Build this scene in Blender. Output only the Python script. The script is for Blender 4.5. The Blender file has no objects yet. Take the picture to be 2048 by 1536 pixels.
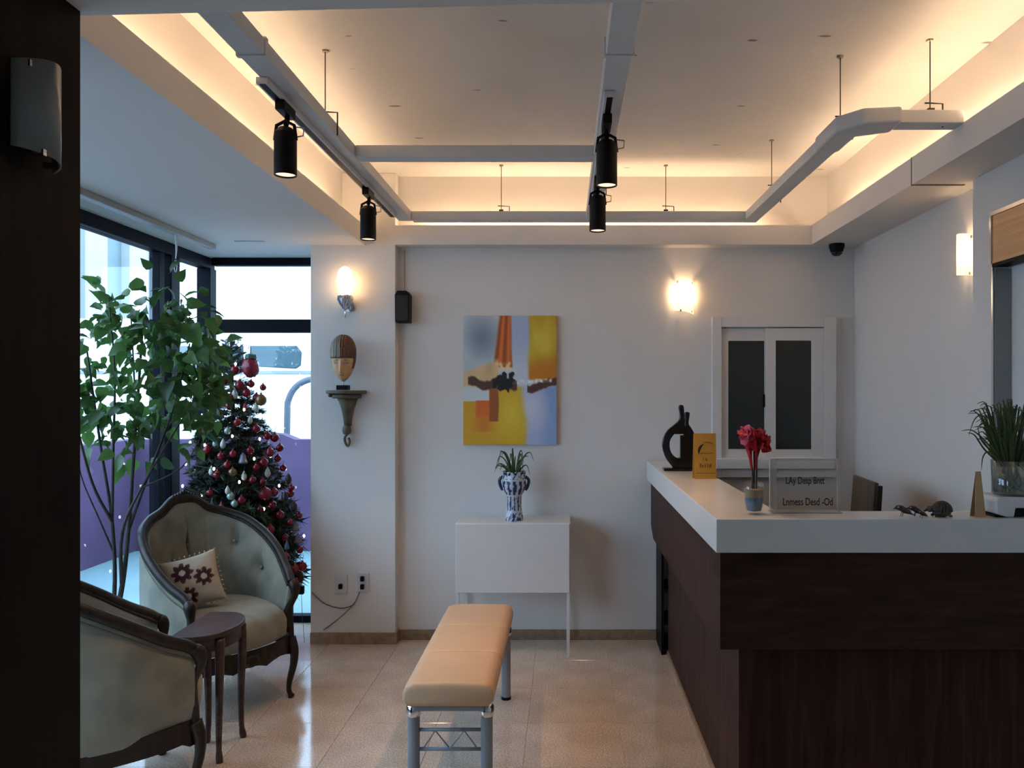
import bpy, bmesh, math, random
from mathutils import Vector, Matrix, noise
R = math.radians
PI = math.pi
rnd = random.Random(7)
scn = bpy.context.scene
C = scn.collection

# ------------------------------------------------------------------ camera
cam_data = bpy.data.cameras.new('camera')
cam_data.sensor_width = 36.0
cam_data.lens = 1550 / 2048 * 36.0
cam_data.shift_x = -106 / 2048
cam_data.shift_y = 17 / 2048
cam_data.clip_start = 0.05
cam = bpy.data.objects.new('camera', cam_data)
C.objects.link(cam)
cam.location = (0, 0, 1.51)
cam.rotation_euler = (R(90), 0, 0)
scn.camera = cam

# ------------------------------------------------------------------ sky / exposure
SKY = 6.2
world = bpy.data.worlds.new('overcast_sky')
scn.world = world
world.use_nodes = True
bg = world.node_tree.nodes['Background']
bg.inputs['Color'].default_value = (0.53, 0.77, 1.05, 1)
bg.inputs['Strength'].default_value = SKY
COVE = 28.0
SCONCE = 9.0
SPOT = 22.0
scn.view_settings.view_transform = 'Standard'
scn.view_settings.look = 'None'
scn.view_settings.gamma = 1
scn.view_settings.use_curve_mapping = False
scn.view_settings.exposure = 0.0
scn.cycles.max_bounces = 6
scn.cycles.diffuse_bounces = 4
scn.cycles.glossy_bounces = 3
scn.cycles.transmission_bounces = 4
scn.cycles.transparent_max_bounces = 16
scn.cycles.adaptive_threshold = 0.03
scn.cycles.caustics_reflective = False
scn.cycles.caustics_refractive = False


# ------------------------------------------------------------------ helpers
def lin(c):
    c = c / 255.0
    return c / 12.92 if c <= 0.04045 else ((c + 0.055) / 1.055) ** 2.4


def S(r, g, b, k=1.0):
    return (min(1, lin(r) * k), min(1, lin(g) * k), min(1, lin(b) * k))


class M:
    """collects vertices and faces of one mesh"""
    def __init__(s):
        s.v = []; s.f = []; s.c = None

    def add(s, v, f):
        o = len(s.v)
        s.v += [tuple(p) for p in v]
        s.f += [tuple(i + o for i in q) for q in f]
        return s

    def box(s, x0, x1, y0, y1, z0, z1):
        return s.add([(x0, y0, z0), (x1, y0, z0), (x1, y1, z0), (x0, y1, z0), (x0, y0, z1), (x1, y0, z1), (x1, y1, z1), (x0, y1, z1)],
                     [(0, 3, 2, 1), (4, 5, 6, 7), (0, 1, 5, 4), (1, 2, 6, 5), (2, 3, 7, 6), (3, 0, 4, 7)])

    def grid(s, rows, closed=False, cap0=False, cap1=False):
        n = len(rows[0]); v = [p for r in rows for p in r]; f = []
        for i in range(len(rows) - 1):
            for j in range(n if closed else n - 1):
                k = (j + 1) % n
                f.append((i * n + j, i * n + k, (i + 1) * n + k, (i + 1) * n + j))
        if cap0: f.append(tuple(range(n - 1, -1, -1)))
        if cap1: f.append(tuple((len(rows) - 1) * n + j for j in range(n)))
        return s.add(v, f)

    def lathe(s, prof, n=24, c=(0, 0, 0), a0=0.0, a1=2 * PI, sx=1.0, sy=1.0):
        full = abs(a1 - a0 - 2 * PI) < 1e-6
        m = n if full else n + 1
        rows = []
        for r, z in prof:
            rows.append([(c[0] + sx * r * math.cos(a0 + (a1 - a0) * j / n), c[1] + sy * r * math.sin(a0 + (a1 - a0) * j / n), c[2] + z) for j in range(m)])
        return s.grid(rows, closed=full, cap0=full, cap1=full)

    def tube(s, pts, r, n=8, cap=True, flat=1.0):
        pts = [Vector(p) for p in pts]
        rs = r if isinstance(r, (list, tuple)) else [r] * len(pts)
        rows = []; prev = None
        for i, p in enumerate(pts):
            t = (pts[min(i + 1, len(pts) - 1)] - pts[max(i - 1, 0)]).normalized()
            if prev is None:
                a = Vector((0, 0, 1)) if abs(t.z) < 0.9 else Vector((1, 0, 0))
                u = t.cross(a).normalized()
            else:
                u = (prev - t * prev.dot(t)).normalized()
            prev = u
            w = t.cross(u)
            rows.append([tuple(p + (u * math.cos(2 * PI * k / n) + w * math.sin(2 * PI * k / n) * flat) * rs[i]) for k in range(n)])
        return s.grid(rows, closed=True, cap0=cap, cap1=cap)

    def prism(s, poly, a0, a1, axis='z'):
        """polygon extruded along an axis: z -> poly (x,y); y -> poly (x,z); x -> poly (y,z)"""
        def pt(p, a):
            return {'z': (p[0], p[1], a), 'y': (p[0], a, p[1]), 'x': (a, p[0], p[1])}[axis]
        n = len(poly)
        return s.add([pt(p, a0) for p in poly] + [pt(p, a1) for p in poly],
                     [tuple(range(n - 1, -1, -1)), tuple(range(n, 2 * n))] + [(i, (i + 1) % n, n + (i + 1) % n, n + i) for i in range(n)])

    def ball(s, c, r, n=12, m=8, sc=(1, 1, 1)):
        prof = [(max(1e-4, math.sin(PI * i / m)), -math.cos(PI * i / m)) for i in range(m + 1)]
        rows = [[(c[0] + r * sc[0] * a * math.cos(2 * PI * j / n), c[1] + r * sc[1] * a * math.sin(2 * PI * j / n), c[2] + r * sc[2] * z) for j in range(n)] for a, z in prof]
        return s.grid(rows, closed=True, cap0=True, cap1=True)

    def xf(s, mat):
        s.v = [tuple(mat @ Vector(p)) for p in s.v]
        return s


def mesh(name, m, mat=None, smooth=False, cols=None):
    me = bpy.data.meshes.new(name)
    me.from_pydata(m.v, [], m.f)
    if cols:
        a = me.color_attributes.new('print', 'FLOAT_COLOR', 'POINT')
        for i, c in enumerate(cols):
            a.data[i].color = (c[0], c[1], c[2], 1)
    bm = bmesh.new(); bm.from_mesh(me)
    bmesh.ops.recalc_face_normals(bm, faces=bm.faces)
    bm.to_mesh(me); bm.free()
    if smooth:
        me.polygons.foreach_set('use_smooth', [True] * len(me.polygons))
    if mat: me.materials.append(mat)
    me.update()
    return me


def obj(name, m, mat=None, parent=None, smooth=False, bevel=0, loc=None, cols=None, seg=2, sub=0):
    me = m if isinstance(m, bpy.types.Mesh) else mesh(name, m, mat, smooth, cols)
    o = bpy.data.objects.new(name, me)
    C.objects.link(o)
    if parent: o.parent = parent
    if loc: o.location = loc
    if bevel:
        b = o.modifiers.new('bevel', 'BEVEL'); b.width = bevel; b.segments = seg; b.limit_method = 'ANGLE'; b.angle_limit = R(35)
        o.data.polygons.foreach_set('use_smooth', [True] * len(o.data.polygons))
        wn = o.modifiers.new('wn', 'WEIGHTED_NORMAL')
    if sub:
        b = o.modifiers.new('sub', 'SUBSURF'); b.levels = sub; b.render_levels = sub
    return o


def tag(o, label=None, cat=None, group=None, kind=None):
    if label: o['label'] = label
    if cat: o['category'] = cat
    if group: o['group'] = group
    if kind: o['kind'] = kind
    return o


def thing(name, label, cat, loc=(0, 0, 0), rz=0.0, group=None):
    o = bpy.data.objects.new(name, None)
    C.objects.link(o)
    o.empty_display_size = 0.1
    o.location = loc; o.rotation_euler = (0, 0, rz)
    return tag(o, label, cat, group)


def struct(name, m, mat, parent=None, **k):
    o = obj(name, m, mat, parent, **k)
    o['kind'] = 'structure'
    return o


def copy_tree(o, parent=None):
    c = o.copy(); C.objects.link(c); c.parent = parent
    for ch in list(o.children):
        copy_tree(ch, c)
    return c


def catmull(p, n):
    p = [Vector(q) for q in p]; out = []
    for i in range(len(p) - 1):
        a, b, c, d = p[max(i - 1, 0)], p[i], p[i + 1], p[min(i + 2, len(p) - 1)]
        for k in range(n):
            t = k / n
            out.append(0.5 * ((2 * b) + (c - a) * t + (2 * a - 5 * b + 4 * c - d) * t * t + (3 * b - a - 3 * c + d) * t ** 3))
    out.append(p[-1])
    return out


# ------------------------------------------------------------------ materials
def nodes_of(name):
    m = bpy.data.materials.new(name); m.use_nodes = True
    nt = m.node_tree
    return m, nt, nt.nodes['Principled BSDF']


def mat(name, col, rough=0.5, metal=0.0, var=0.06, scale=8.0, bump=0.0, bscale=60.0, spec=0.5, stretch=(1, 1, 1), coat=0.0, sheen=0.0, rand=0.0):
    """principled with a procedural colour variation, and relief"""
    m, nt, p = nodes_of(name)
    N, L = nt.nodes, nt.links
    tc = N.new('ShaderNodeTexCoord'); mp = N.new('ShaderNodeMapping'); mp.inputs['Scale'].default_value = stretch
    L.new(tc.outputs['Object'], mp.inputs['Vector'])
    nz = N.new('ShaderNodeTexNoise'); nz.inputs['Scale'].default_value = scale; nz.inputs['Detail'].default_value = 2
    L.new(mp.outputs[0], nz.inputs['Vector'])
    rp = N.new('ShaderNodeValToRGB')
    rp.color_ramp.elements[0].position = 0.3; rp.color_ramp.elements[1].position = 0.7
    rp.color_ramp.elements[0].color = (*[max(0, c * (1 - var)) for c in col], 1)
    rp.color_ramp.elements[1].color = (*[min(1, c * (1 + var)) for c in col], 1)
    L.new(nz.outputs['Fac'], rp.inputs['Fac'])
    out = rp.outputs['Color']
    if rand:
        oi = N.new('ShaderNodeObjectInfo'); mr = N.new('ShaderNodeMapRange')
        mr.inputs['To Min'].default_value = 1 - rand; mr.inputs['To Max'].default_value = 1 + rand
        L.new(oi.outputs['Random'], mr.inputs['Value'])
        mx = N.new('ShaderNodeMix'); mx.data_type = 'RGBA'; mx.blend_type = 'MULTIPLY'; mx.inputs[0].default_value = 1
        L.new(out, mx.inputs[6]); L.new(mr.outputs[0], mx.inputs[7]); out = mx.outputs[2]
    L.new(out, p.inputs['Base Color'])
    p.inputs['Roughness'].default_value = rough; p.inputs['Metallic'].default_value = metal
    p.inputs['Specular IOR Level'].default_value = spec
    p.inputs['Coat Weight'].default_value = coat
    p.inputs['Sheen Weight'].default_value = sheen
    if bump:
        n2 = N.new('ShaderNodeTexNoise'); n2.inputs['Scale'].default_value = bscale; n2.inputs['Detail'].default_value = 2
        L.new(mp.outputs[0], n2.inputs['Vector'])
        bp = N.new('ShaderNodeBump'); bp.inputs['Strength'].default_value = bump; bp.inputs['Distance'].default_value = 0.004
        L.new(n2.outputs['Fac'], bp.inputs['Height']); L.new(bp.outputs[0], p.inputs['Normal'])
    return m


def wood(name, a, b, rough=0.4, scale=6.0, stretch=(1, 1, 0.08), spec=0.4):
    m, nt, p = nodes_of(name)
    N, L = nt.nodes, nt.links
    tc = N.new('ShaderNodeTexCoord'); mp = N.new('ShaderNodeMapping'); mp.inputs['Scale'].default_value = stretch
    L.new(tc.outputs['Object'], mp.inputs['Vector'])
    nz = N.new('ShaderNodeTexNoise'); nz.inputs['Scale'].default_value = scale * 4; nz.inputs['Detail'].default_value = 4; nz.inputs['Distortion'].default_value = 0.6
    L.new(mp.outputs[0], nz.inputs['Vector'])
    rp = N.new('ShaderNodeValToRGB'); rp.color_ramp.elements[0].color = (*a, 1); rp.color_ramp.elements[1].color = (*b, 1)
    rp.color_ramp.elements[0].position = 0.35; rp.color_ramp.elements[1].position = 0.65
    L.new(nz.outputs['Fac'], rp.inputs['Fac']); L.new(rp.outputs[0], p.inputs['Base Color'])
    p.inputs['Roughness'].default_value = rough; p.inputs['Specular IOR Level'].default_value = spec
    bp = N.new('ShaderNodeBump'); bp.inputs['Strength'].default_value = 0.12; bp.inputs['Distance'].default_value = 0.002
    L.new(nz.outputs['Fac'], bp.inputs['Height']); L.new(bp.outputs[0], p.inputs['Normal'])
    return m


def glow(name, col, strength):
    m, nt, p = nodes_of(name)
    p.inputs['Base Color'].default_value = (0.8, 0.75, 0.7, 1)
    p.inputs['Emission Color'].default_value = (*col, 1)
    p.inputs['Emission Strength'].default_value = strength
    return m


def clear(name, tint=(0.95, 0.97, 0.97), refl=0.06, rough=0.02, body=0.0, bodycol=(0.8, 0.8, 0.8)):
    """thin glass or acrylic: straight-through transmission with fresnel reflection"""
    m, nt, p = nodes_of(name)
    N, L = nt.nodes, nt.links
    N.remove(p)
    out = N['Material Output']
    tr = N.new('ShaderNodeBsdfTransparent'); tr.inputs['Color'].default_value = (*tint, 1)
    gl = N.new('ShaderNodeBsdfGlossy'); gl.inputs['Roughness'].default_value = rough
    fr = N.new('ShaderNodeFresnel'); fr.inputs['IOR'].default_value = 1.45
    ad = N.new('ShaderNodeMath'); ad.operation = 'ADD'; ad.inputs[1].default_value = refl - 0.04; ad.use_clamp = True
    L.new(fr.outputs[0], ad.inputs[0])
    ge = N.new('ShaderNodeNewGeometry')          # reflect only on the outer face, the inner one lets everything through
    fs = N.new('ShaderNodeMath'); fs.operation = 'SUBTRACT'; fs.inputs[0].default_value = 1.0
    L.new(ge.outputs['Backfacing'], fs.inputs[1])
    mu = N.new('ShaderNodeMath'); mu.operation = 'MULTIPLY'
    L.new(ad.outputs[0], mu.inputs[0]); L.new(fs.outputs[0], mu.inputs[1]); ad = mu
    mx = N.new('ShaderNodeMixShader')
    L.new(ad.outputs[0], mx.inputs[0]); L.new(tr.outputs[0], mx.inputs[1]); L.new(gl.outputs[0], mx.inputs[2])
    last = mx
    if body:
        df = N.new('ShaderNodeBsdfDiffuse'); df.inputs['Color'].default_value = (*bodycol, 1)
        m2 = N.new('ShaderNodeMixShader'); m2.inputs[0].default_value = body
        L.new(mx.outputs[0], m2.inputs[1]); L.new(df.outputs[0], m2.inputs[2]); last = m2
    L.new(last.outputs[0], out.inputs['Surface'])
    return m


def printed(name, rough=0.5, bump=0.0, bscale=80):
    m, nt, p = nodes_of(name)
    N, L = nt.nodes, nt.links
    at = N.new('ShaderNodeAttribute'); at.attribute_name = 'print'
    L.new(at.outputs['Color'], p.inputs['Base Color'])
    p.inputs['Roughness'].default_value = rough
    if bump:
        n2 = N.new('ShaderNodeTexNoise'); n2.inputs['Scale'].default_value = bscale
        tc = N.new('ShaderNodeTexCoord'); L.new(tc.outputs['Object'], n2.inputs['Vector'])
        bp = N.new('ShaderNodeBump'); bp.inputs['Strength'].default_value = bump; bp.inputs['Distance'].default_value = 0.003
        L.new(n2.outputs['Fac'], bp.inputs['Height']); L.new(bp.outputs[0], p.inputs['Normal'])
    return m


def leafy(name, col, trans=0.45, rough=0.4, rand=0.25):
    m, nt, p = nodes_of(name)
    N, L = nt.nodes, nt.links
    out = N['Material Output']
    oi = N.new('ShaderNodeObjectInfo')
    nz = N.new('ShaderNodeTexNoise'); nz.inputs['Scale'].default_value = 30
    tc = N.new('ShaderNodeTexCoord'); L.new(tc.outputs['Object'], nz.inputs['Vector'])
    ad = N.new('ShaderNodeMath'); ad.operation = 'MULTIPLY_ADD'; ad.inputs[1].default_value = 0.25
    L.new(nz.outputs['Fac'], ad.inputs[0]); L.new(oi.outputs['Random'], ad.inputs[2])
    rp = N.new('ShaderNodeValToRGB')
    rp.color_ramp.elements[0].color = (*[c * (1 - rand) for c in col], 1)
    rp.color_ramp.elements[1].color = (*[min(1, c * (1 + rand) + (0.02 if i < 2 else 0)) for i, c in enumerate(col)], 1)
    L.new(ad.outputs[0], rp.inputs['Fac'])
    L.new(rp.outputs[0], p.inputs['Base Color']); p.inputs['Roughness'].default_value = rough
    tr = N.new('ShaderNodeBsdfTranslucent'); L.new(rp.outputs[0], tr.inputs['Color'])
    mx = N.new('ShaderNodeMixShader'); mx.inputs[0].default_value = trans
    L.new(p.outputs[0], mx.inputs[1]); L.new(tr.outputs[0], mx.inputs[2]); L.new(mx.outputs[0], out.inputs['Surface'])
    return m


WHITE = mat('white_paint', (0.78, 0.735, 0.69), 0.7, var=0.02, scale=2)
CEIL = None
def ceiling_mat():
    m, nt, p = nodes_of('rough_plaster_ceiling')
    N, L = nt.nodes, nt.links
    tc = N.new('ShaderNodeTexCoord')
    nz = N.new('ShaderNodeTexNoise'); nz.inputs['Scale'].default_value = 1.3; nz.inputs['Detail'].default_value = 6
    L.new(tc.outputs['Object'], nz.inputs['Vector'])
    rp = N.new('ShaderNodeValToRGB'); rp.color_ramp.elements[0].color = (0.64, 0.61, 0.58, 1); rp.color_ramp.elements[1].color = (0.74, 0.71, 0.68, 1)
    rp.color_ramp.elements[0].position = 0.35; rp.color_ramp.elements[1].position = 0.65
    L.new(nz.outputs['Fac'], rp.inputs['Fac'])
    mp = N.new('ShaderNodeMapping'); mp.inputs['Scale'].default_value = (1.6, 5.0, 1)
    L.new(tc.outputs['Object'], mp.inputs['Vector'])
    vo = N.new('ShaderNodeTexVoronoi'); vo.inputs['Scale'].default_value = 1.7
    L.new(mp.outputs[0], vo.inputs['Vector'])
    n3 = N.new('ShaderNodeTexNoise'); n3.inputs['Scale'].default_value = 25; L.new(tc.outputs['Object'], n3.inputs['Vector'])
    ms = N.new('ShaderNodeMath'); ms.operation = 'MULTIPLY_ADD'; ms.inputs[1].default_value = 0.10
    L.new(n3.outputs['Fac'], ms.inputs[0]); L.new(vo.outputs['Distance'], ms.inputs[2])
    r2 = N.new('ShaderNodeValToRGB'); r2.color_ramp.elements[0].color = (0.35, 0.33, 0.31, 1); r2.color_ramp.elements[0].position = 0.10
    r2.color_ramp.elements[1].color = (1, 1, 1, 1); r2.color_ramp.elements[1].position = 0.13
    L.new(ms.outputs[0], r2.inputs['Fac'])
    mx = N.new('ShaderNodeMix'); mx.data_type = 'RGBA'; mx.blend_type = 'MULTIPLY'; mx.inputs[0].default_value = 1
    L.new(rp.outputs[0], mx.inputs[6]); L.new(r2.outputs[0], mx.inputs[7]); L.new(mx.outputs[2], p.inputs['Base Color'])
    p.inputs['Roughness'].default_value = 0.8
    bp = N.new('ShaderNodeBump'); bp.inputs['Strength'].default_value = 0.25; bp.inputs['Distance'].default_value = 0.01
    L.new(nz.outputs['Fac'], bp.inputs['Height']); L.new(bp.outputs[0], p.inputs['Normal'])
    return m


def stone_mat():
    m, nt, p = nodes_of('polished_beige_granite')
    N, L = nt.nodes, nt.links
    tc = N.new('ShaderNodeTexCoord')
    nz = N.new('ShaderNodeTexNoise'); nz.inputs['Scale'].default_value = 150; nz.inputs['Detail'].default_value = 4
    nb = N.new('ShaderNodeTexNoise'); nb.inputs['Scale'].default_value = 5; nb.inputs['Detail'].default_value = 6
    for n in (nz, nb): L.new(tc.outputs['Object'], n.inputs['Vector'])
    rp = N.new('ShaderNodeValToRGB'); cr = rp.color_ramp
    cr.elements[0].color = (0.37, 0.285, 0.22, 1); cr.elements[0].position = 0.28
    cr.elements[1].color = (0.76, 0.645, 0.54, 1); cr.elements[1].position = 0.62
    L.new(nz.outputs['Fac'], rp.inputs['Fac'])
    oi = N.new('ShaderNodeObjectInfo')
    ad = N.new('ShaderNodeMath'); ad.operation = 'MULTIPLY_ADD'; ad.inputs[1].default_value = 0.12
    L.new(oi.outputs['Random'], ad.inputs[0]); L.new(nb.outputs['Fac'], ad.inputs[2])
    r2 = N.new('ShaderNodeValToRGB'); r2.color_ramp.elements[0].color = (0.78, 0.76, 0.74, 1); r2.color_ramp.elements[1].color = (1, 0.98, 0.95, 1)
    r2.color_ramp.elements[0].position = 0.35; r2.color_ramp.elements[1].position = 0.75
    L.new(ad.outputs[0], r2.inputs['Fac'])
    mx = N.new('ShaderNodeMix'); mx.data_type = 'RGBA'; mx.blend_type = 'MULTIPLY'; mx.inputs[0].default_value = 1
    L.new(rp.outputs[0], mx.inputs[6]); L.new(r2.outputs[0], mx.inputs[7]); L.new(mx.outputs[2], p.inputs['Base Color'])
    mr = N.new('ShaderNodeMapRange'); mr.inputs['To Min'].default_value = 0.05; mr.inputs['To Max'].default_value = 0.14
    L.new(nb.outputs['Fac'], mr.inputs['Value']); L.new(mr.outputs[0], p.inputs['Roughness'])
    p.inputs['Specular IOR Level'].default_value = 0.85
    return m


CEILM = ceiling_mat()
STONE = stone_mat()
SKIRT = mat('tan_stone_skirting', (0.30, 0.20, 0.12), 0.3, var=0.25, scale=25)
GROUT = mat('pale_grout', (0.50, 0.45, 0.40), 0.8, var=0.1, scale=40)
DARKWOOD = wood('dark_wenge_wood', (0.005, 0.0035, 0.0025), (0.011, 0.007, 0.005), 0.6, spec=0.12)
COUNTERWOOD = wood('dark_brown_laminate', (0.036, 0.0145, 0.010), (0.074, 0.029, 0.021), 0.6, scale=9, spec=0.15)
COUNTERWOODH = wood('dark_brown_laminate_across', (0.034, 0.0145, 0.010), (0.062, 0.026, 0.019), 0.6, scale=9, spec=0.15, stretch=(0.15, 0.15, 1.0))
CHAIRWOOD = wood('walnut_carved_wood', (0.014, 0.008, 0.005), (0.034, 0.019, 0.012), 0.42, spec=0.3)
TABLEWOOD = wood('mahogany_wood', (0.035, 0.016, 0.014), (0.075, 0.036, 0.032), 0.3, stretch=(0.2, 1, 1))
VELVET = mat('olive_beige_velvet', (0.245, 0.225, 0.165), 0.85, var=0.2, scale=9, bump=0.1, bscale=300, sheen=0.25)
SLAB = mat('white_solid_surface', (0.74, 0.73, 0.70), 0.22, var=0.015, scale=6, spec=0.5)
BLACKFRAME = mat('black_aluminium', (0.006, 0.007, 0.011), 0.6, var=0.1, spec=0.08)
GLASS = clear('window_glass', (0.93, 0.96, 0.98), 0.05)
METALGREY = mat('grey_painted_steel', (0.24, 0.27, 0.30), 0.38, var=0.06, spec=0.5)
LEATHER = mat('tan_leatherette', (0.60, 0.40, 0.235), 0.42, var=0.04, scale=5, bump=0.06, bscale=220)
RACE = mat('white_metal_raceway', (0.66, 0.66, 0.66), 0.45, var=0.02)
STEEL = mat('zinc_steel', (0.35, 0.33, 0.30), 0.4, 0.9, var=0.1)
CHROME = mat('chrome', (0.75, 0.75, 0.78), 0.12, 1.0, var=0.02)
BLACK = mat('satin_black', (0.005, 0.005, 0.006), 0.5, var=0.1, spec=0.15)
GLOSSBLACK = mat('glossy_black', (0.006, 0.006, 0.007), 0.12, var=0.05)
WHITEPLASTIC = mat('white_plastic', (0.70, 0.71, 0.72), 0.35, var=0.02)
OPAL = mat('opal_glass', (0.20, 0.21, 0.20), 0.25, var=0.03)

# ------------------------------------------------------------------ the room shell
ZS = 2.395      # soffit height
ZC = 2.83       # ceiling height
YB = 4.74       # back wall
XR = 1.77       # right wall
XG = -2.37      # glazing on the left
YG = 5.12       # glazing at the back of the bay

floor = struct('floor', M().box(XG - 0.03, XR, -2.6, YG + 0.05, -0.12, -0.003), GROUT)
tile_cache = {}
T = 0.415
ix = range(-7, 6); iy = range(-15, 5)
for i in ix:
    for j in iy:
        x0, x1 = -0.17 + T * i + 0.0009, -0.17 + T * (i + 1) - 0.0009
        y0, y1 = 3.54 + T * j + 0.0007, 3.54 + T * (j + 1) - 0.0007
        x0, x1, y0, y1 = max(x0, XG - 0.03), min(x1, XR), max(y0, -2.6), min(y1, YG + 0.05)
        if x1 - x0 < 0.02 or y1 - y0 < 0.02: continue
        key = (round(x1 - x0, 3), round(y1 - y0, 3))
        if key not in tile_cache:
            w, h = (x1 - x0) / 2, (y1 - y0) / 2; b = 0.0008
            tm = M().grid([[(-w, -h, -0.01), (w, -h, -0.01), (w, h, -0.01), (-w, h, -0.01)],
                           [(-w, -h, -b), (w, -h, -b), (w, h, -b), (-w, h, -b)],
                           [(-w + b, -h + b, 0), (w - b, -h + b, 0), (w - b, h - b, 0), (-w + b, h - b, 0)]], closed=True, cap1=True)
            tile_cache[key] = mesh('floor_tile', tm, STONE)
        obj('floor_tile', tile_cache[key], None, floor, loc=((x0 + x1) / 2, (y0 + y1) / 2, 0))

struct('wall_back', M().box(-1.02, XR + 0.2, YB, YB + 0.15, 0, ZC), WHITE)
struct('wall_column', M().box(-1.53, -1.02, 4.66, YG + 0.25, 0, ZC), WHITE, bevel=0.003)
struct('wall_right', M().box(XR, XR + 0.15, -2.6, YB, 0, ZC), WHITE)
# thicker stretch of the right wall with a shallow niche in it
PX = 1.70
struct('wall_right_pilaster', M().box(PX, XR, 3.08, 3.23, 0, ZS).box(PX, XR, 1.95, 3.08, 2.215, ZS).box(PX, XR, -2.6, 1.95, 0, ZS), WHITE)
struct('wall_left', M().box(-1.50, -1.126, 0.9, 1.80, 0, ZS), DARKWOOD)
struct('wall_left_front', M().box(XG - 0.1, XG, -2.6, -0.50, 0, ZS), WHITE)
struct('wall_behind', M().box(XG - 0.1, XR + 0.15, -2.75, -2.6, 0, ZC), WHITE)
# ceiling: raised slab above the coffer, dropped soffits around it
struct('ceiling', M().box(-1.5, XR + 0.15, 1.4, YB + 0.1, ZC, ZC + 0.1), CEILM)
fy0, fy1 = 1.82, 1.69     # the front edge runs slightly askew
struct('ceiling_soffit_front', M().prism([(XG - 0.1, -2.6), (XR + 0.15, -2.6), (XR + 0.15, fy1 - 0.02), (-1.126, fy0), (XG - 0.1, fy0)], ZS, ZC, 'z'), WHITE)
struct('ceiling_soffit_left', M().box(XG - 0.1, -1.34, fy0, 4.66, ZS, ZC).box(-1.34, -1.205, fy0, 4.66, ZS, ZS + 0.012).box(XG - 0.1, -1.53, 4.66, YG + 0.2, ZS, ZC), WHITE)
struct('ceiling_soffit_right', M().box(1.605, XR, fy1 - 0.02, YB, ZS, ZC).box(1.48, 1.605, fy1 - 0.02, YB, ZS, ZS + 0.012), WHITE)
struct('ceiling_soffit_back', M().box(-1.02, 1.48, 4.645, YB, ZS, ZS + 0.012), WHITE)
struct('trim_1', M().box(-1.22, -1.20, fy0, 4.66, ZS - 0.001, 2.51), WHITE)
struct('trim_2', M().box(1.475, 1.49, fy1 - 0.02, 4.645, ZS - 0.001, 2.51), WHITE)
struct('trim_3', M().box(-1.02, 1.49, 4.63, 4.645, ZS - 0.001, 2.51), WHITE)
# expansion joint across the right beam: a thin dark bead
JOINT = mat('dark_joint_filler', (0.16, 0.14, 0.13), 0.8)
struct('trim_4', M().box(1.4742, 1.4750, 3.296, 3.304, ZS - 0.001, 2.512).box(1.475, PX, 3.293, 3.307, ZS - 0.003, ZS), JOINT)
struct('baseboard_back', M().box(-1.02, 0.60, YB - 0.012, YB, 0, 0.062), SKIRT, bevel=0.002)
struct('baseboard_column', M().box(-1.53, -1.008, 4.648, 4.66, 0, 0.068).box(-1.02, -1.008, 4.66, YB - 0.012, 0, 0.068), SKIRT, bevel=0.002)

# ------------------------------------------------------------------ glazing
def window(name):
    w = bpy.data.objects.new(name, None); C.objects.link(w); w['kind'] = 'structure'
    return w

w1 = window('window_1')
fz0, fz1 = 0.05, 2.325
obj('frame', M().box(XG - 0.04, XG + 0.04, -0.50, YG + 0.04, fz1, ZS), BLACKFRAME, w1, bevel=0.003)
obj('frame', M().box(XG - 0.04, XG + 0.04, -0.50, YG + 0.04, 0, fz0), BLACKFRAME, w1, bevel=0.003)
for y0, y1 in ((-0.50, -0.44), (0.36, 0.44), (1.80, 1.86), (3.14, 3.22)):
    obj('mullion', M().box(XG - 0.035, XG + 0.035, y0, y1, fz0, fz1), BLACKFRAME, w1, bevel=0.003)
obj('mullion', M().box(XG - 0.035, XG + 0.035, 4.60, 4.70, fz0, fz1), BLACKFRAME, w1, bevel=0.003)
obj('mullion', M().box(XG - 0.035, XG + 0.025, 4.48, 4.54, fz0, fz1), BLACKFRAME, w1, bevel=0.003)
obj('corner_post', M().box(XG - 0.04, XG + 0.05, YG - 0.05, YG + 0.04, fz0, fz1), BLACKFRAME, w1, bevel=0.003)
for y0, y1 in ((-0.44, 0.36), (0.44, 1.80), (1.86, 3.14), (3.22, 4.48), (4.54, 4.60), (4.70, YG - 0.05)):
    obj('pane', M().box(XG - 0.004, XG + 0.004, y0, y1, fz0, fz1), GLASS, w1)
w2 = window('window_2')
obj('frame', M().box(XG + 0.05, -1.53, YG - 0.035, YG + 0.035, 2.345, ZS), BLACKFRAME, w2, bevel=0.003)
obj('frame', M().box(XG + 0.05, -1.53, YG - 0.035, YG + 0.035, 0, 0.045), BLACKFRAME, w2, bevel=0.003)
obj('transom', M().box(XG + 0.05, -1.53, YG - 0.04, YG + 0.035, 1.905, 1.99), BLACKFRAME, w2, bevel=0.003)
obj('jamb', M().box(-1.56, -1.53, YG - 0.035, YG + 0.035, 0.045, 2.345), BLACKFRAME, w2)
obj('pane', M().box(XG + 0.05, -1.56, YG - 0.004, YG + 0.004, 0.045, 1.905), GLASS, w2)
obj('pane', M().box(XG + 0.05, -1.56, YG - 0.004, YG + 0.004, 1.99, 2.345), GLASS, w2)
obj('window_latch', M().box(XG + 0.06, XG + 0.09, YG - 0.06, YG - 0.035, 1.915, 1.98), STEEL, w2, bevel=0.003)

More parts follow.
